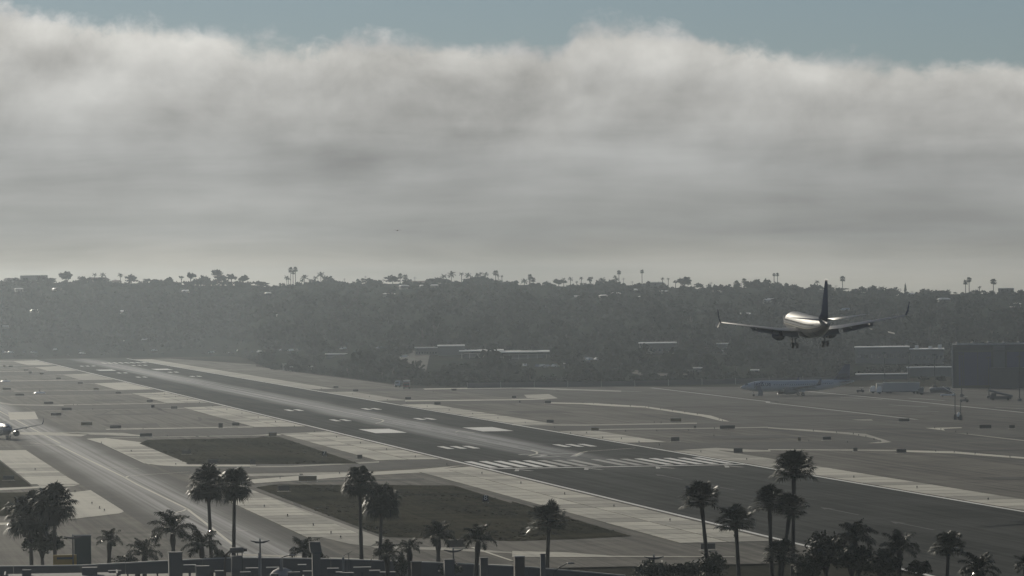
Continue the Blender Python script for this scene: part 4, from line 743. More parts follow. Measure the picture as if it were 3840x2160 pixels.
# pale curving road on the hillside
rp_ = [hq for hq in ((0.2100, 2760), (0.2118, 2735), (0.2135, 2732), (0.2150, 2715), (0.2168, 2700))]
mb = MB(); pr_ = [polar(a, d) for a, d in rp_]
for (xa, ya), (xb, yb) in zip(pr_, pr_[1:]):
    mb.face([(xa, ya, zat(xa, ya)+4.5), (xb, yb, zat(xb, yb)+4.5), (xb+2, yb+9, zat(xb+2, yb+9)+4.8), (xa+2, ya+9, zat(xa+2, ya+9)+4.8)])
struct('hill_road', mb, M['concrete'])
for p in (G_LOT1, G_LOT2, G_LOT3):
    q = MB().face([(x, y, zat(x, y)+.6) for x, y in p]); struct('parking_lot', q, M['apron'])
# ------------------------------------------------------------------ vehicles
def wheel(parent, x, y, r, w, n=10):
    o = obj('wheel', MB().tube([(x-w/2, y, r), (x+w/2, y, r)], r, n), M['tyre'], parent); return o
def small_car(x, y, z, rz, label, group, mat):
    t = empty('parked_car', (x, y, z), rz, label=label, cat='car', group=group)
    b = MB(); prof = [(-2.2, .35), (2.2, .35), (2.2, .8), (1.3, .92), (.6, 1.42), (-1.2, 1.45), (-1.9, .95), (-2.2, .9)]
    b.rings([[(s*.88, yy, zz) for yy, zz in prof] for s in (-1, 1)]); obj('body', b, mat, t)
    obj('windscreen', MB().face([(-.7, 1.24, .96), (.7, 1.24, .96), (.66, .63, 1.41), (-.66, .63, 1.41)]), M['glass'], t, loc=(0, .02, .02))
    for s in (-.8, .8):
        for q in (-1.35, 1.35): wheel(t, s, q, .33, .2, 8)
    return t
order = sorted(range(len(CARS)), key=lambda i: math.atan2(CARS[i][0]-CAMPOS.x, CARS[i][1]-CAMPOS.y))
for k, i in enumerate(order):
    x, y, z = CARS[i]
    small_car(x, y, zat(x, y)+.5, rh.uniform(0, 6.28), 'glinting car parked behind the airfield, %s from left' % ordinal(k+1), 'cars parked behind the airfield', M['white'] if i % 2 else M['bare'])
def box_truck(name, x, y, rz, L, W, Hb, label, cat, cargo=True, mat='white', roofmat='roof'):
    t = empty(name, (x, y, 0), rz, label=label, cat=cat)
    obj('chassis', MB().box((0, 0, .75), (W*.8, L, .3)), M['dark'], t)
    obj('cab', MB().box((0, L/2-1.0, 1.55), (W*.95, 2.0, 1.6)).box((0, L/2-1.2, 2.6), (W*.9, 1.5, .55), top=.85), M[mat], t)
    obj('windscreen', MB().box((0, L/2+.02, 1.95), (W*.8, .06, .7)), M['glass'], t)
    if cargo:
        obj('box_body', MB().box((0, -1.2, .95+Hb/2), (W, L-2.6, Hb)), M['wallw'], t)
        obj('roof', MB().box((0, -1.2, 1.0+Hb), (W*1.02, L-2.5, .1)), M[roofmat], t)
    else:
        obj('tank', MB().lathe([(-L*.42, .3), (-L*.4, .9), (L*.16, .9), (L*.18, .3)], (0, 0, 1.85), 14), M[mat], t, True)
    for s in (-W*.4, W*.4):
        for q in (L/2-1.2, -L/2+1.1, -L/2+2.3): wheel(t, s, q, .5, .3)
    for s in (-W*.35, W*.35): obj('headlight', MB().box((s, L/2+.03, 1.05), (.3, .08, .2)), M['bare'], t)
    return t
x, y = TRUCKL; box_truck('van', x, y, rad(165), 6.0, 2.1, 1.7, 'white van facing the camera beside the north infield edge', 'van')
x, y = TRUCKR; box_truck('fire_truck', x, y, rad(172), 9.0, 2.8, 2.6, 'larger dark truck with glinting lights beside the white van', 'truck', mat='red')
x, y = TRAIL; t0 = facing(x, y)+rad(90)
box_truck('box_truck', x, y, t0, 16.5, 2.6, 3.3, 'long pale box truck parked on the apron right of the jet', 'truck')
x, y = TRAIL2; box_truck('tanker_truck', x+3, y, facing(x, y)+rad(84), 13.0, 2.5, 2.4, 'dark tanker truck behind the long box truck on the apron', 'truck', cargo=False, mat='planegrey')
x, y = TRAIL2; box_truck('box_truck', x-9, y+40, facing(x, y)+rad(95), 9.0, 2.5, 2.8, 'shorter box truck at the tail of the parked jet', 'truck')
x, y = STAIR
t = empty('boarding_stairs', (x, y, 0), facing(x, y)+rad(90), label='mobile boarding stairs with glinting rails on the apron', cat='stairs')
obj('base', MB().box((0, 0, .6), (2.0, 5.5, .5)), M['white'], t)
for s in (-.8, .8):
    obj('handrail', MB().tube([(s, -2.8, 1.7), (s, 1.8, 4.6), (s, 2.8, 4.6)], .07, 6), M['bare'], t)
    obj('stringer', MB().tube([(s, -2.8, .7), (s, 1.8, 3.6)], .12, 6), M['white'], t)
for k in range(11): obj('step', MB().box((0, -2.7+k*.45, .75+k*.28), (1.5, .4, .06)), M['bare'], t)
obj('landing', MB().box((0, 2.3, 3.6), (1.7, 1.1, .12)), M['bare'], t)
for s in (-.85, .85):
    for q in (-1.9, 1.9): wheel(t, s, q, .4, .25)
x, y = DARKV
t = empty('belt_loader', (x, y, 0), facing(x, y)+rad(90), label='dark belt loader with raised conveyor at the right of the apron', cat='loader')
obj('chassis', MB().box((0, 0, .9), (2.0, 7.5, 1.1)), M['dark'], t); obj('cab', MB().box((0, 2.4, 1.9), (1.8, 1.8, 1.4)), M['dark'], t)
obj('conveyor', MB().tube([(0, -4.2, 1.3), (0, 4.4, 3.6)], .45, 6), M['planegrey'], t)
for s in (-.9, .9):
    for q in (-2.6, 2.6): wheel(t, s, q, .45, .3)
for (x, y), lab in ((CART, 'small baggage cart right of the parked jet tail'), (CART2, 'low baggage tug below the tall mast on the apron')):
    t = empty('baggage_tug', (x, y, 0), facing(x, y)+rad(90), label=lab, cat='tug', group='baggage tugs on the apron')
    obj('body', MB().box((0, 0, .7), (1.4, 3.0, .7)), M['dark'], t); obj('seat', MB().box((0, -.5, 1.25), (1.0, .6, .5)), M['dark'], t); obj('canopy', MB().box((0, -.4, 2.0), (1.3, 1.6, .08)), M['pale'], t)
    for s in (-.6, .6): obj('canopy_post', MB().box((s, -.4, 1.5), (.06, .06, 1.0)), M['dark'], t)
    for s in (-.65, .65):
        for q in (-1.0, 1.0): wheel(t, s, q, .32, .2, 8)
def mast(x, y, h, label):
    t = empty('light_mast', (x, y, 0), facing(x, y), label=label, cat='mast', group='tall floodlight masts on the apron')
    obj('pole', MB().tube([(0, 0, 0), (0, 0, h)], [.22, .11], 8), M['dark'], t)
    obj('footing', MB().lathe([(0, .9), (1.0, .8), (1.1, .5)], (0, 0, 0), 10, axis='z'), M['pillar'], t)
    obj('crossbar', MB().box((0, 0, h-.2), (1.6, .12, .12)), M['dark'], t)
    for s in (-.6, 0, .6): obj('floodlight', MB().box((s, -.2, h-.5), (.4, .3, .35)), M['dark'], t)
for k, (p, h) in enumerate(((MAST1, 13.5), (MAST2, 14), (MAST3, 13.5), (MAST4, 16), (MAST5, 15), (MAST6, 16))): mast(*p, h, 'tall thin floodlight mast, %s from left in front of the hangar area' % ordinal(k+1))
for p, h, lab in ((POST1, 8.2, 'left of two tall poles on the right-hand infield'), (POST2, 5.6, 'right of two tall poles on the right-hand infield')):
    t = empty('wind_pole', (*p, 0), label=lab, cat='pole', group='poles on the right infield')
    obj('pole', MB().tube([(0, 0, 0), (0, 0, h)], [.16, .10], 8), M['dark'], t); obj('footing', MB().lathe([(0, .55), (1.6, .45), (1.8, .2)], (0, 0, 0), 10, axis='z'), M['dark'], t)
t = empty('weather_box', (*POSTW, 0), label='small white instrument box between the two infield poles', cat='instrument')
obj('box', MB().box((0, 0, 1.4), (.9, .7, .9)), M['white'], t); obj('stand', MB().box((0, 0, .5), (.5, .4, 1.0)), M['dark'], t); obj('cap', MB().lathe([(0, .5), (.5, .2)], (0, 0, 1.86), 8, axis='z'), M['white'], t)
# ------------------------------------------------------------------ airfield signs and lights
def sign(x, y, w, h, label, mat):
    t = empty('airfield_sign', (x, y, 0.06), math.atan2(CAMPOS.x-x, y-CAMPOS.y)*0.35, label=label, cat='sign', group='airfield guidance signs')
    lift = .18 if h > .75 else .1
    obj('panel', MB().box((0, 0, lift+(h-lift)/2), (w, .25, h-lift)), M[mat], t)
    obj('frame', MB().box((0, 0, h+.03), (w+.08, .32, .06)), M['dark'], t)
    n = 3 if w > 2.6 else 2
    for k in range(n): obj('leg', MB().box(((k/(n-1)-.5)*w*.85, 0, lift/2), (.08, .08, lift)), M['metal'], t)
    obj('base', MB().box((0, 0, -.02), (w+.5, 1.2, .06)), M['concrete'], t)
groups = {}
for s in SIGNS:
    key = ('left of the runway, near taxiway' if s[0] < -70 else 'just left of the runway' if s[0] < 0 else 'just right of the runway' if s[0] < 60 else 'on the right-hand infield')
    groups.setdefault(key, []).append(s)
for key, l in groups.items():
    for k, s in enumerate(sorted(l, key=lambda s: s[1])):
        sz = 'wide' if s[2] > 3 else 'small square' if s[2] < 1.4 else 'short'
        sign(*s, '%s dark airfield sign %s, %s from the camera' % (sz, key, ordinal(k+1)), 'signy' if (k*5) % 7 == 3 else 'sign')
for x, y, w, h, d in DISTSIGN:
    t = empty('distance_sign', (x, y, .06), -0.14, label='black distance sign with white number %s by the grass' % ('seven' if d == '7' else 'eight'), cat='sign', group='distance remaining signs')
    obj('panel', MB().box((0, 0, h*.55), (w, .22, h*.8)), M['sign'], t)
    for s in (-.4, .4): obj('leg', MB().box((w*s, 0, h*.08), (.1, .1, h*.16)), M['metal'], t)
    n_ = txt(d, h*.95, 'number', M['paint'], t); n_.rotation_euler = (rad(90), 0, 0); n_.location = (0, -.13, h*.22)
LU = mesh_of('edge_light', MB().tube([(0, 0, 0), (0, 0, .22)], .05, 6).lathe([(.2, .09), (.26, .13), (.42, .10), (.46, .03)], (0, 0, 0), 8, axis='z').box((0, 0, .01), (.4, .4, .04)), False); LU.materials.append(M['dark'])
for s in (-1, 1):
    for y in np.arange(-520, 1010, 61.0):
        tag(place('edge_light', LU, None, None, (s*35.5, float(y), .1), scale=1.0), 'small runway edge light standing on the concrete shoulder', 'light', 'runway edge lights')
for x, y in LIGHTS: tag(place('taxiway_light', LU, None, None, (x, y, .1), scale=1.0), 'small dark taxiway light post beside a taxiway edge', 'light', 'taxiway edge lights')
for (x, y), lab in zip(WHITE, ('far low white marker mound at the left edge', 'near low white marker mound left of the runway')):
    t = empty('marker_mound', (x, y, 0), label=lab, cat='marker', group='white marker mounds'); obj('body', MB().box((0, 0, .25), (5, 9, .5), 0, .7), M['white'], t); obj('beacon', MB().lathe([(0, .2), (.8, .15), (1.0, .05)], (0, 0, .5), 8, axis='z'), M['dark'], t)
# ------------------------------------------------------------------ aircraft
def airfoil(c, th, n=7):
    top, bot = [], []
    for i in range(n+1):
        u = (1-math.cos(math.pi*i/n))/2; t = th*c*(1.48*math.sqrt(u)-.63*u-1.76*u*u+1.42*u**3-.51*u**4)
        top.append((-u*c, t*1.1)); bot.append((-u*c, -t*.8))
    return top+bot[-2:0:-1]
def surf(secs, th=.11, vertical=False):
    """secs: (span, leading edge y, chord, z)"""
    rs = []
    for s, le, c, z in secs:
        rs.append([((s, le+u, z+t) if not vertical else (z+t, le+u, s)) for u, t in airfoil(c, th)])
    return MB().rings(rs)
def airliner(name, p, loc, rot, label, lift=0.0, gear=True):
    Lf, R, zc = p['L'], p['R'], p['zc']; nose = p['nose']; tail = nose-Lf
    t = empty(name, loc, label=label, cat='airliner'); t.rotation_mode = 'ZXY'; t.rotation_euler = rot
    prof = [(0, .04, -.12), (.012, .22, -.11), (.035, .42, -.09), (.07, .66, -.05), (.11, .85, -.02), (.15, .96, 0), (.19, 1, 0), (.62, 1, 0), (.70, .97, .03), (.78, .84, .15), (.86, .62, .34), (.93, .38, .52), (.985, .17, .66), (1.0, .10, .70)]
    n = 28; rings = []
    for u, rr, dz in prof:
        rings.append([(math.cos(2*math.pi*j/n)*R*rr, nose-u*Lf, zc+dz*R+math.sin(2*math.pi*j/n)*R*rr*1.04) for j in range(n)])
    fus = obj('fuselage', MB().rings(rings), p['mf'], t, True)
    def ringat(u):
        for a, b in zip(prof, prof[1:]):
            if a[0] <= u <= b[0]:
                k = (u-a[0])/(b[0]-a[0]); return a[1]+(b[1]-a[1])*k, a[2]+(b[2]-a[2])*k
    def patch(nm, u0, u1, a0, a1, mat, off=.02, nu=4, na=6, parent=fus):
        mb = MB(); rows = []
        for i in range(nu+1):
            u = u0+(u1-u0)*i/nu; rr, dz = ringat(u)
            rows.append([(math.cos(a)*(R*rr+off), nose-u*Lf, zc+dz*R+math.sin(a)*(R*rr*1.04+off)) for a in np.linspace(a0, a1, na)])
        return obj(nm, mb.rings(rows, False, False), mat, parent, True)
    patch('windshield', .036, .062, rad(38), rad(142), M['glass'], .03, 3, 10)
    if p.get('belly'): patch('belly', .10, .97, rad(188), rad(352), p['belly'], .015, 22, 16)
    if p.get('line'):
        for a in (rad(186), rad(-6)): patch('stripe', .10, .90, a-.03, a+.03, p['line'], .03, 20, 3)
    for sd_ in (0, 1):
        mb = MB()
        for k in range(p['nw']):
            u = .14+.68*k/p['nw']
            if sd_ == 1 and p.get('skip', (2, 2))[0] < u < p.get('skip', (2, 2))[1]: continue
            rr, dz = ringat(u); a = rad(14) if sd_ == 0 else rad(166)
            mb.box((math.cos(a)*(R*rr+.005), nose-u*Lf, zc+dz*R+math.sin(a)*R*rr*1.04), (.06, .26, .36))
        o = obj('window_row', mb, M['glass'], fus); o['kind'] = 'stuff'
        u = .105; rr, dz = ringat(u); obj('door', MB().box((math.cos(rad(8 if sd_ == 0 else 172))*(R*rr), nose-u*Lf, zc+.1), (.08, .85, 1.85)), p['md'], fus)
    wr, hs = p['wing'], p['stab']
    for s in (-1, 1):
        w = obj('wing', surf([(s*a, b, c, d) for a, b, c, d in wr]), p['mw'], t, True)
        tip = wr[-1]; tx, ty, tcd, tz = tip
        if p.get('winglet'):
            h1 = p['winglet']
            obj('winglet', surf([(s*tx, ty, tcd, tz), (s*(tx+.35), ty-.5, tcd*.8, tz+h1*.35), (s*(tx+.6), ty-1.3, tcd*.4, tz+h1)], .09), p['mt'], w, True)
        if p.get('scimitar'): obj('lower_winglet', surf([(s*(tx+.1), ty-.2, tcd*.6, tz), (s*(tx+.75), ty-1.4, tcd*.25, tz-.9)], .08), M['planewhite'], w, True)
        def at_span(q):
            for a, b in zip(wr, wr[1:]):
                if a[0] <= q <= b[0]:
                    k = (q-a[0])/(b[0]-a[0]); return [a[i]+(b[i]-a[i])*k for i in range(4)]
        for q in p['fair']:
            _, le, c, z = at_span(q); obj('flap_fairing', MB().lathe([(0, .03), (-.6, .16), (-1.6, .2), (-2.6, .1), (-2.9, .03)], (s*q, le-c*.55, z-.28), 8), p['mw'], w, True)
        if p.get('flap'):
            for q0, q1 in p['flap']:
                A, B = at_span(q0), at_span(q1); mb = MB(); rr_ = []
                for q, (_, le, c, z) in ((q0, A), (q1, B)):
                    y0 = le-c*.86; fl = c*.20; rr_.append([(s*q, y0, z-.10), (s*q, y0-fl*.5, z-.28-fl*.24), (s*q, y0-fl, z-.28-fl*.62), (s*q, y0-fl*.5, z-.40-fl*.28)])
                obj('flap', mb.rings(rr_), p['mw'], w)
        obj('stabiliser', surf([(s*a, b, c, d) for a, b, c, d in hs], .09), p['mw'], t, True)
        ex, ey, ez, er, el_ = p['eng']
        e = obj('engine', MB().lathe([(0, er*.86), (.12, er*.96), (-.05, er), (-el_*.35, er*1.04), (-el_*.72, er*.88), (-el_*.74, er*.78), (-el_*.95, er*.5), (-el_*.97, er*.36), (-el_*1.18, er*.08)], (s*ex, ey, ez), 22, True), p['me'], t, True)
        obj('intake', MB().lathe([(.03, er*.84), (.04, er*.02)], (s*ex, ey+.10, ez), 22, True), M['tyre'], e)
        obj('lip', MB().lathe([(.10, er*.86), (.17, er*.92), (.10, er*.98), (-.12, er*1.01)], (s*ex, ey, ez), 22, False), M['planegrey'], e, True)
        _, le, c, z = at_span(ex); obj('pylon', MB().rings([[(s*ex-.12, ey-.6, ez+er*.9), (s*ex+.12, ey-.6, ez+er*.9), (s*ex+.12, le-c*.5, ez+er*.7), (s*ex-.12, le-c*.5, ez+er*.7)], [(s*ex-.1, le+.3, z), (s*ex+.1, le+.3, z), (s*ex+.1, le-c*.6, z-.1), (s*ex-.1, le-c*.6, z-.1)]]), p['me'], e)
        gx, gy, gr = p['gear']
        if gear:
            gg = obj('main_gear', MB().tube([(s*gx, gy, gr-lift), (s*gx*.92, gy, zc-R*.75)], .16, 8).tube([(s*gx-.45, gy, gr-lift), (s*gx+.45, gy, gr-lift)], .09, 6), M['metal'], t)
            for q in (-.43, .43):
                wo = obj('wheel', MB().lathe([(-.18, gr*.6), (-.2, gr*.9), (-.1, gr), (.1, gr), (.2, gr*.9), (.18, gr*.6)], (0, 0, 0), 16), M['tyre'], gg, True); wo.location = (s*gx+q, gy, gr-lift); wo.rotation_euler = (0, 0, rad(90))
                obj('hub', MB().lathe([(-.19, gr*.5), (.19, gr*.5)], (0, 0, 0), 10), M['metal'], gg, loc=(s*gx+q, gy, gr-lift), rz=rad(90))
            obj('gear_door', MB().box((s*(gx+.55), gy, zc-R*.95), (.06, 1.4, 1.0)), p['md'], t)
    if gear:
        ny = nose-Lf*p['ng']; gg = obj('nose_gear', MB().tube([(0, ny, p['gear'][2]*.7-lift), (0, ny+.2, zc-R*.7)], .11, 8), M['metal'], t)
        for q in (-.24, .24): obj('wheel', MB().tube([(q-.1, ny, p['gear'][2]*.7-lift), (q+.1, ny, p['gear'][2]*.7-lift)], p['gear'][2]*.68, 14), M['tyre'], gg)
    obj('wing_fairing', MB().lathe([(wr[0][1]+1.2, .3), (wr[0][1], .8), (wr[0][1]-2.5, 1.0), (wr[0][1]-wr[0][2]+.5, 1.0), (wr[0][1]-wr[0][2]-2.2, .25)], (0, 0, zc-R*.72), 16, sx=R*.95, sz=R*.52), p.get('belly') or p['mf'], t, True)
    obj('tail_fin', surf([(z, le, c, 0.0) for z, le, c in p['fin']], .09, True), p['mt'], t, True)
    ft_ = p['fin'][-1]; obj('fin_cap', surf([(ft_[0]-.02, ft_[1], ft_[2], 0.0), (ft_[0]+.28, ft_[1]-.3, ft_[2]*.9, 0.0)], .1, True), M['planewhite'], t, True)
    return t, fus
B738 = dict(L=38.0, R=1.88, zc=3.55, nose=18.0, mf=M['planewhite'], md=M['planewhite'], mw=M['wing'], mt=M['planedark'], me=M['planedark'], belly=M['planegrey'], line=M['gold'], nw=36,
    wing=[(1.4, 4.9, 7.6, 2.55), (5.7, 1.4, 5.0, 2.95), (17.3, -5.1, 1.7, 5.0)], stab=[(0.7, -14.0, 4.0, 5.35), (7.2, -17.6, 1.7, 6.25)], fin=[(5.0, -10.0, 8.6), (6.6, -13.6, 5.9), (12.6, -17.6, 2.2)],
    winglet=2.5, scimitar=True, fair=(3.4, 7.4, 10.6), flap=[(2.2, 5.3), (6.0, 11.4)], eng=(4.85, 4.4, 1.75, 1.02, 4.4), gear=(2.86, -2.3, .56), ng=.115)
t, fu = airliner('landing_jet', B738, (PLANE[0]-.35, PLANE[1], PLANE[2]-1.9), (rad(3.0), rad(-1.4), rad(0.0)), 'twin-engine jet seen from behind on final approach with wheels down', lift=.5)
A321 = dict(L=44.0, R=1.98, zc=3.75, nose=21.5, mf=M['jetskyblue'], md=M['jetskyblue'], mw=M['wing'], mt=M['tailblue'], me=M['planegrey'], nw=42,
    wing=[(1.5, 5.8, 7.4, 2.75), (6.2, 2.6, 4.6, 3.15), (16.6, -3.6, 1.7, 4.15)], stab=[(0.8, -15.8, 4.0, 4.8), (6.2, -18.9, 1.6, 5.4)], fin=[(5.4, -14.3, 6.6), (6.2, -15.0, 5.8), (11.6, -19.0, 2.1)],
    winglet=2.4, fair=(4.0, 8.0, 11.5), eng=(5.75, 5.6, 1.75, 1.18, 5.0), gear=(3.8, -1.6, .6), ng=.115, skip=(.10, .28))
ax, ay = (A321N[0]*.12+A321M[0]*.88), (A321N[1]*.12+A321M[1]*.88)
t, fu = airliner('parked_jet', A321, (ax, ay, .05), (0, 0, facing(ax, ay)+rad(90+14)), 'parked jet with blue airline lettering on the right-hand apron')
tx = txt('jetBlue', 2.5, 'airline_name', M['planeblue'], fu)
for v in tx.data.vertices:
    X, Y = v.co.x, v.co.y; z = 3.3+Y; v.co = (-(math.sqrt(max(1.98**2-((z-3.75)/1.04)**2, .2))+.14), 13.4-X*.92, z)
tx.data.update()
obj('tail_band', surf([(6.15, -15.02, 5.84, 0.0), (8.0, -16.3, 4.55, 0.0)], .094, True), M['planeblue'], t, True)
ta = facing(ax, ay)+rad(104)
st = Vector((ax, ay, 0))+Matrix.Rotation(ta, 3, 'Z') @ Vector((-3.2, 15.2, 0))
t = empty('boarding_stairs', tuple(st), ta+rad(-90), label='dark boarding stairs against the forward door of the parked jet', cat='stairs')
obj('base', MB().box((0, -.6, .6), (1.8, 4.0, .6)), M['planegrey'], t)
obj('flight', MB().rings([[(sx, y, z) for sx, y, z in ((s, -3.0, .6), (s, 1.0, 3.2), (s, 1.0, 4.2), (s, -3.0, 1.6))] for s in (-.8, .8)]), M['planegrey'], t)
for s in (-.85, .85): obj('handrail', MB().tube([(s, -3.0, 1.9), (s, 1.0, 4.5)], .06, 6), M['metal'], t)
E175 = dict(L=31.0, R=1.62, zc=3.0, nose=12.0, mf=M['ejet'], md=M['ejet'], mw=M['wing'], mt=M['planedark'], me=M['planegrey'], nw=24,
    wing=[(1.3, 1.8, 5.6, 2.35), (4.4, -.2, 3.7, 2.62), (13.2, -4.4, 1.4, 3.9)], stab=[(0.6, -14.0, 3.2, 3.9), (5.3, -16.4, 1.4, 4.6)], fin=[(4.4, -12.6, 5.6), (5.2, -13.2, 4.8), (9.6, -16.2, 2.2)],
    winglet=1.7, fair=(5.6, 8.4), eng=(4.1, 2.6, 1.62, .84, 3.2), gear=(2.6, -2.0, .5), ng=.10)
ex_, ey_ = EJET
hd = math.atan2(CAMPOS.y-ey_, CAMPOS.x-ex_)-rad(90)
airliner('taxiing_jet', E175, (ex_-2.6, ey_+11.0, .06), (0, 0, hd+rad(12)), 'dark regional jet taxiing towards the camera, cut by the left edge')
# bird
bx, by, bz = BIRD
t = empty('bird', (bx, by, bz), facing(bx, by)+rad(20), label='small dark bird gliding against the grey clouds', cat='bird')
obj('body', MB().lathe([(.16, .01), (.12, .03), (.02, .055), (-.1, .04), (-.2, .012)], (0, 0, 0), 8), M['dark'], t, True)
for s in (-1, 1): obj('wing', MB().rings([[(s*.04, .07, .01), (s*.04, -.06, .01), (s*.04, -.05, .0), (s*.04, .07, 0)], [(s*.2, .09, .05), (s*.2, -.05, .05), (s*.2, -.05, .04), (s*.2, .09, .04)], [(s*.36, -.02, .02), (s*.36, -.06, .02), (s*.36, -.06, .015), (s*.36, -.02, .015)]]), M['dark'], t)
obj('tail', MB().face([(-.02, -.18, 0), (.02, -.18, 0), (.05, -.3, 0), (-.05, -.3, 0)]).face([(-.02, -.18, .006), (-.05, -.3, .006), (.05, -.3, .006), (.02, -.18, .006)]), M['dark'], t)
# ------------------------------------------------------------------ foreground: blast wall, columns, lamps and rooftop gear
w0 = WALL[0]
t = empty('blast_wall', (w0[0], w0[1], 0), label='long blue-grey wall across the bottom of the picture', cat='wall')
for (xa, ya, za), (xb, yb, zb) in zip(WALL, WALL[1:]):
    for (p, q) in (((xa, ya, za), ((xa+xb)/2, (ya+yb)/2, (za+zb)/2)), (((xa+xb)/2, (ya+yb)/2, (za+zb)/2), (xb, yb, zb))):
        mb = MB(); g_ = .03; d = .35
        A = (p[0]+g_-w0[0], p[1]-w0[1]); B = (q[0]-g_-w0[0], q[1]-w0[1]); zl = 2.95 if q[0] < -127 else 0.0     # the left half is a raised beam
        mb.rings([[(A[0], A[1]-d, zl), (A[0], A[1]+d, zl), (A[0], A[1]+d, p[2]), (A[0], A[1]-d, p[2])], [(B[0], B[1]-d, zl), (B[0], B[1]+d, zl), (B[0], B[1]+d, q[2]), (B[0], B[1]-d, q[2])]])
        obj('panel', mb, M['bluegrey'], t)
        mb = MB().rings([[(A[0], A[1]-.45, p[2]+.004), (A[0], A[1]+.45, p[2]+.004), (A[0], A[1]+.45, p[2]+.14), (A[0], A[1]-.45, p[2]+.14)], [(B[0], B[1]-.45, q[2]+.004), (B[0], B[1]+.45, q[2]+.004), (B[0], B[1]+.45, q[2]+.14), (B[0], B[1]-.45, q[2]+.14)]])
        obj('coping', mb, M['pale'], t)
for k in range(8): obj('pier', MB().box((1.5+k*4.8, 0, 1.46), (.7, .7, 2.92)), M['pillar'], t)
sheet('loading_yard', rect(-172, -122, -458, -404), 0.02, M['concrete'])
CL = ['square stone pillar under the plumed palm', 'short blue-grey pillar right of the stone pillar', 'post pillar under the horizontal tank', 'first of the square columns right of the low palms', 'square column below the double lamp', 'square column behind the thick palm trunk', 'square column with pale cap at bottom centre', 'slim dark column at bottom centre', 'tall equipment box standing above the blue wall', 'thin pale pole beside the antenna', 'thin column carrying the left double lamp', 'thin column carrying the curved street lamp']
for i, ((x, y, z, w), lab) in enumerate(zip(COLS, CL)):
    t = empty('pillar', (x, y, 0), label=lab, cat='pillar', group='foreground pillars')
    m = 'bluegrey' if i in (0, 1, 8) else 'brown' if i in (3, 6) else 'pillar'
    if i >= 9: obj('shaft', MB().tube([(0, 0, 0), (0, 0, z)], [w*.5, w*.5], 10), M['metal'], t)
    else:
        obj('shaft', MB().box((0, 0, z/2), (w, w, z)), M[m], t)
        obj('cap', MB().box((0, 0, z+.06), (w*1.08, w*1.08, .12)), M['pale' if i == 6 else 'pillar'], t)
        if i in (0, 1): obj('plinth', MB().box((0, 0, 1.5), (w*1.55, w*1.55, 3.0), 0, .85), M['bluegrey'], t)
        if i == 8: obj('hood', MB().rings([[(-.75, -.5, z+.12), (.75, -.5, z+.12), (.5, -.5, z+1.5), (-.9, -.5, z+1.5)], [(-.75, .5, z+.12), (.75, .5, z+.12), (.5, .5, z+1.5), (-.9, .5, z+1.5)]]), M['bluegrey'], t)
LL = ['double-armed lamp post above the dark green box', 'double-armed lamp post left of the curved street lamp', 'double-armed lamp post between the square columns', 'double-armed lamp post behind the leafy trees']
for (x, y, z), lab in zip(LAMPS, LL):
    t = empty('street_lamp', (x, y, 0), label=lab, cat='lamp', group='double-armed lamps in the foreground')
    obj('pole', MB().tube([(0, 0, 0), (0, 0, z-.1)], [.13, .09], 8), M['dark'], t)
    for s in (-1, 1): obj('lamp_head', MB().rings([[(0, -.2, z-.35), (0, .2, z-.35), (0, .18, z-.1), (0, -.18, z-.1)], [(s*.55, -.22, z-.30), (s*.55, .22, z-.30), (s*.55, .2, z-.05), (s*.55, -.2, z-.05)], [(s*1.25, -.08, z-.02), (s*1.25, .08, z-.02), (s*1.25, .07, z+.06), (s*1.25, -.07, z+.06)]]), M['dark'], t)
    obj('photocell', MB().lathe([(0, .12), (.3, .1), (.45, .03)], (0, 0, z-.1), 8, axis='z'), M['metal'], t)
for k, lab in ((0, 'curved street lamp reaching right at bottom centre'), (2, 'curved street lamp above the rooftop at left')):
    (xa, ya, za), (xb, yb, zb) = COBRA[k], COBRA[k+1]
    t = empty('street_lamp', (xa, ya, 0), label=lab, cat='lamp', group='curved street lamps'); dx, dy, dz = xb-xa, yb-ya, zb-za
    obj('pole', MB().tube([(0, 0, 0), (0, 0, za), (dx*.3, dy*.3, za+dz*.6), (dx*.65, dy*.65, za+dz*.95), (dx*.8, dy*.8, zb)], [.12, .09, .07, .06, .06], 8), M['dark'], t)
    obj('lamp_head', MB().lathe([(-.45, .05), (-.3, .16), (.3, .18), (.5, .06)], (0, 0, 0), 8, sz=.6), M['metal'], t, True, loc=(dx*.88, dy*.88, zb), rz=rad(90))
x, y, z = TANK
t = empty('horizontal_tank', (x, y, 0), facing(x, y), label='grey horizontal cylinder on posts beside the twin palms', cat='tank')
o = obj('cylinder', MB().lathe([(-.95, .1), (-.9, .36), (.9, .36), (.95, .1)], (0, 0, 0), 16), M['bluegrey'], t, True, loc=(0, 0, z), rz=rad(90))
obj('end_cap', MB().lathe([(-.2, .2), (.35, .2)], (0, 0, 0), 10), M['dark'], t, loc=(1.15, 0, z), rz=rad(90))
for s in (-.6, .1, .7): obj('post', MB().box((s, 0, z/2-.18), (.12, .12, z-.36)), M['dark'], t)
obj('pipe', MB().tube([(-.9, 0, z-.1), (-1.4, 0, z-.5), (-1.6, 0, z-1.5), (-1.6, 0, 0)], .16, 8), M['brown'], t)
x, y, z = ANT
t = empty('antenna', (x, y, 0), facing(x, y), label='slanted television antenna on a thin mast', cat='antenna')
obj('mast', MB().tube([(0, 0, 0), (0, 0, z)], .05, 6), M['dark'], t); obj('boom', MB().tube([(-.75, 0, z-.35), (.4, 0, z+.25)], .05, 6), M['dark'], t)
for k in range(6): obj('element', MB().tube([(-.7+k*.2, -.35, z-.32+k*.105), (-.7+k*.2, .35, z-.32+k*.105)], .02, 4), M['dark'], t)
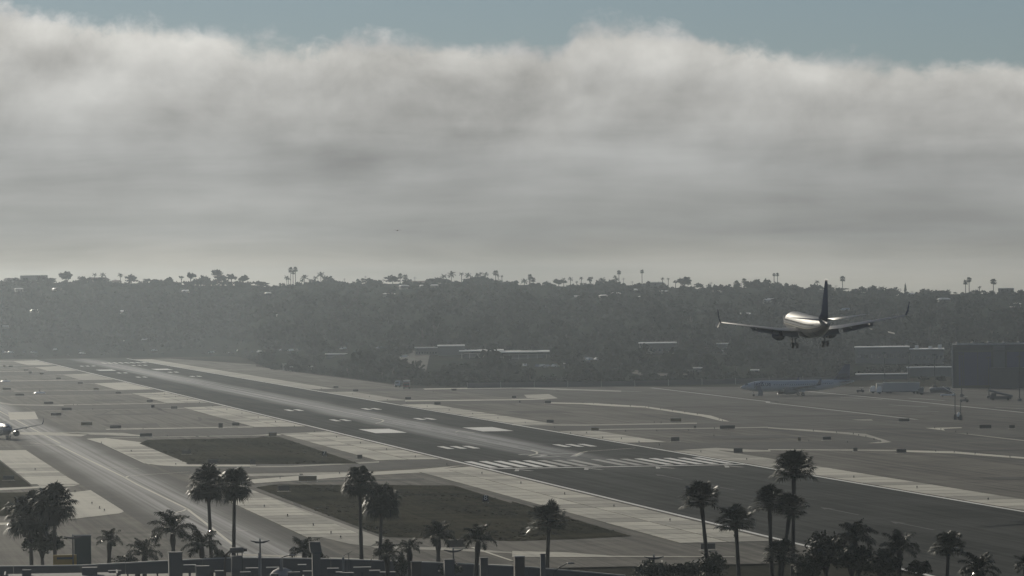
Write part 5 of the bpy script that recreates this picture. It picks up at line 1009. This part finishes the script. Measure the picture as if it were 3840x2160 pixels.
# roofs in front of the wall
def roof_block(px, d, w, zt, dep, label, mat='bluegrey', units=()):
    a = (px-1920)/19052.6+0.140065; x, y = polar(a, d)
    t = empty('roof_block', (x, y, 0), facing(x, y), label=label, cat='building', group='low roofs at the bottom edge')
    obj('wall', MB().box((0, dep/2, zt/2), (w, dep, zt)), M[mat], t); obj('roof', MB().box((0, dep/2, zt+.05), (w*.98, dep*.98, .1)), M['pillar'], t)
    for s in (-1, 1): obj('parapet', MB().box((s*w*.49, dep/2, zt+.25), (.2, dep, .4)), M[mat], t)
    for s, q, h in units: obj('roof_unit', MB().box((s*w, dep*.4, zt+.1+h/2), (q, q, h)), M['pillar'], t)
roof_block(220, 668, 15, 3.5, 9, 'low blue-grey roof at the bottom left corner', units=((-.3, 1.2, .8), (.25, 2.0, 1.0)))
roof_block(990, 655, 9.5, 3.2, 7, 'low roof with plant boxes left of bottom centre', 'pillar', ((-.3, 1.4, 1.1), (.1, 1.0, .8), (.36, 1.6, 1.0)))
roof_block(1120, 650, 6.5, 2.8, 6, 'low roof below the tall equipment box', 'bluegrey', ((-.2, 1.6, .9), (.3, .9, .7)))
roof_block(1330, 652, 6.0, 3.0, 6, 'low dark roof below the antenna', 'pillar', ((-.25, 1.8, 1.2), (.3, 1.2, .5)))
roof_block(1700, 655, 17, 2.8, 7, 'long dark roof below the square columns', 'bluegrey')
roof_block(2090, 655, 9, 2.45, 7, 'low dark roof right of the slim column', 'pillar')
clut = [(1010, 2128, 1.6, .7), (1042, 2140, 1.2, .5), (1120, 2118, 1.0, 1.2), (1150, 2142, 1.8, .6), (1235, 2132, 1.4, .9), (1262, 2146, 1.0, .5), (1345, 2128, 2.2, .6), (1392, 2140, 1.3, .8), (1440, 2146, 2.0, .5), (700, 2118, 1.5, .6), (812, 2140, 1.2, .8), (935, 2130, 1.7, .7), (420, 2138, 1.6, .6)]
for k, (px, py, w, h) in enumerate(clut):
    a = (px-1920)/19052.6+0.140065; d = 672 if k % 2 else 676; x, y = polar(a, d); z = 40-(py-1098.6+.0127*(px-1920))/19052.6*d
    t = empty('plant_box', (x, y, 0), facing(x, y), label='small grey plant box with pale top at the bottom, %s from left' % ordinal(1+sorted(c[0] for c in clut).index(px)), cat='plant box', group='plant boxes at the bottom edge')
    obj('post', MB().box((0, 0, (z-h)/2), (.3, .3, z-h)), M['pillar'], t); obj('body', MB().box((0, 0, z-h/2), (w, .9, h)), M['pillar' if k % 3 else 'bluegrey'], t); obj('lid', MB().box((0, 0, z+.05), (w+.15, 1.05, .1)), M['pale'], t)
a = (1045-1920)/19052.6+0.140065; x, y = polar(a, 662)
t = empty('domed_roof', (x, y, 0), facing(x, y), label='pale curved roof cowl behind the thin column at left', cat='roof cowl')
obj('base', MB().box((0, 1, 1.6), (3.4, 3, 3.2)), M['pillar'], t); obj('dome', MB().lathe([(0, 1.7), (.5, 1.6), (1.0, 1.2), (1.35, .5), (1.4, .05)], (0, 1, 3.2), 14, axis='z'), M['pale'], t, True)
a = (302-1920)/19052.6+0.140065; x, y = polar(a, 706)
t = empty('green_box', (x, y, 0), facing(x, y), label='large dark green box below the left double lamp', cat='container')
obj('body', MB().box((0, 0, 3.6), (2.3, 2.0, 7.0)), M['ygreen'], t); obj('frame', MB().box((0, 0, 7.15), (2.4, 2.1, .12)), M['dark'], t)
a = (235-1920)/19052.6+0.140065; x, y = polar(a, 698)
t = empty('yellow_panel', (x, y, 0), facing(x, y), label='dull yellow panel box left of the dark green box', cat='panel')
obj('body', MB().box((0, 0, 4.2), (3.2, .8, 1.5)), M['ypanel'], t)
for s in (-1.3, 1.3): obj('leg', MB().box((s, 0, 1.72), (.2, .2, 3.44)), M['dark'], t)
obj('stripe', MB().box((0, -.42, 4.5), (2.2, .04, .3)), M['dark'], t)
# ------------------------------------------------------------------ haze: one closed box of even pale air round camera and place
hb = MB().box((0, 1500, 38.0), (11000, 8600, 78.6))
hz = obj('haze', hb, None); tag(hz, 'pale haze lying over the airfield and hill', 'haze', kind='stuff')
m = bpy.data.materials.new('haze'); m.use_nodes = True; t = N(m.node_tree)
for n in list(m.node_tree.nodes): m.node_tree.nodes.remove(n)
pvn = t.new('ShaderNodeVolumePrincipled'); pvn.inputs['Color'].default_value = HAZE_COL+(1,); pvn.inputs['Density'].default_value = HAZE_DENSITY; pvn.inputs['Anisotropy'].default_value = HAZE_G
oo = t.new('ShaderNodeOutputMaterial'); t.put(oo.inputs['Volume'], pvn.outputs[0])
hz.data.materials.append(m)
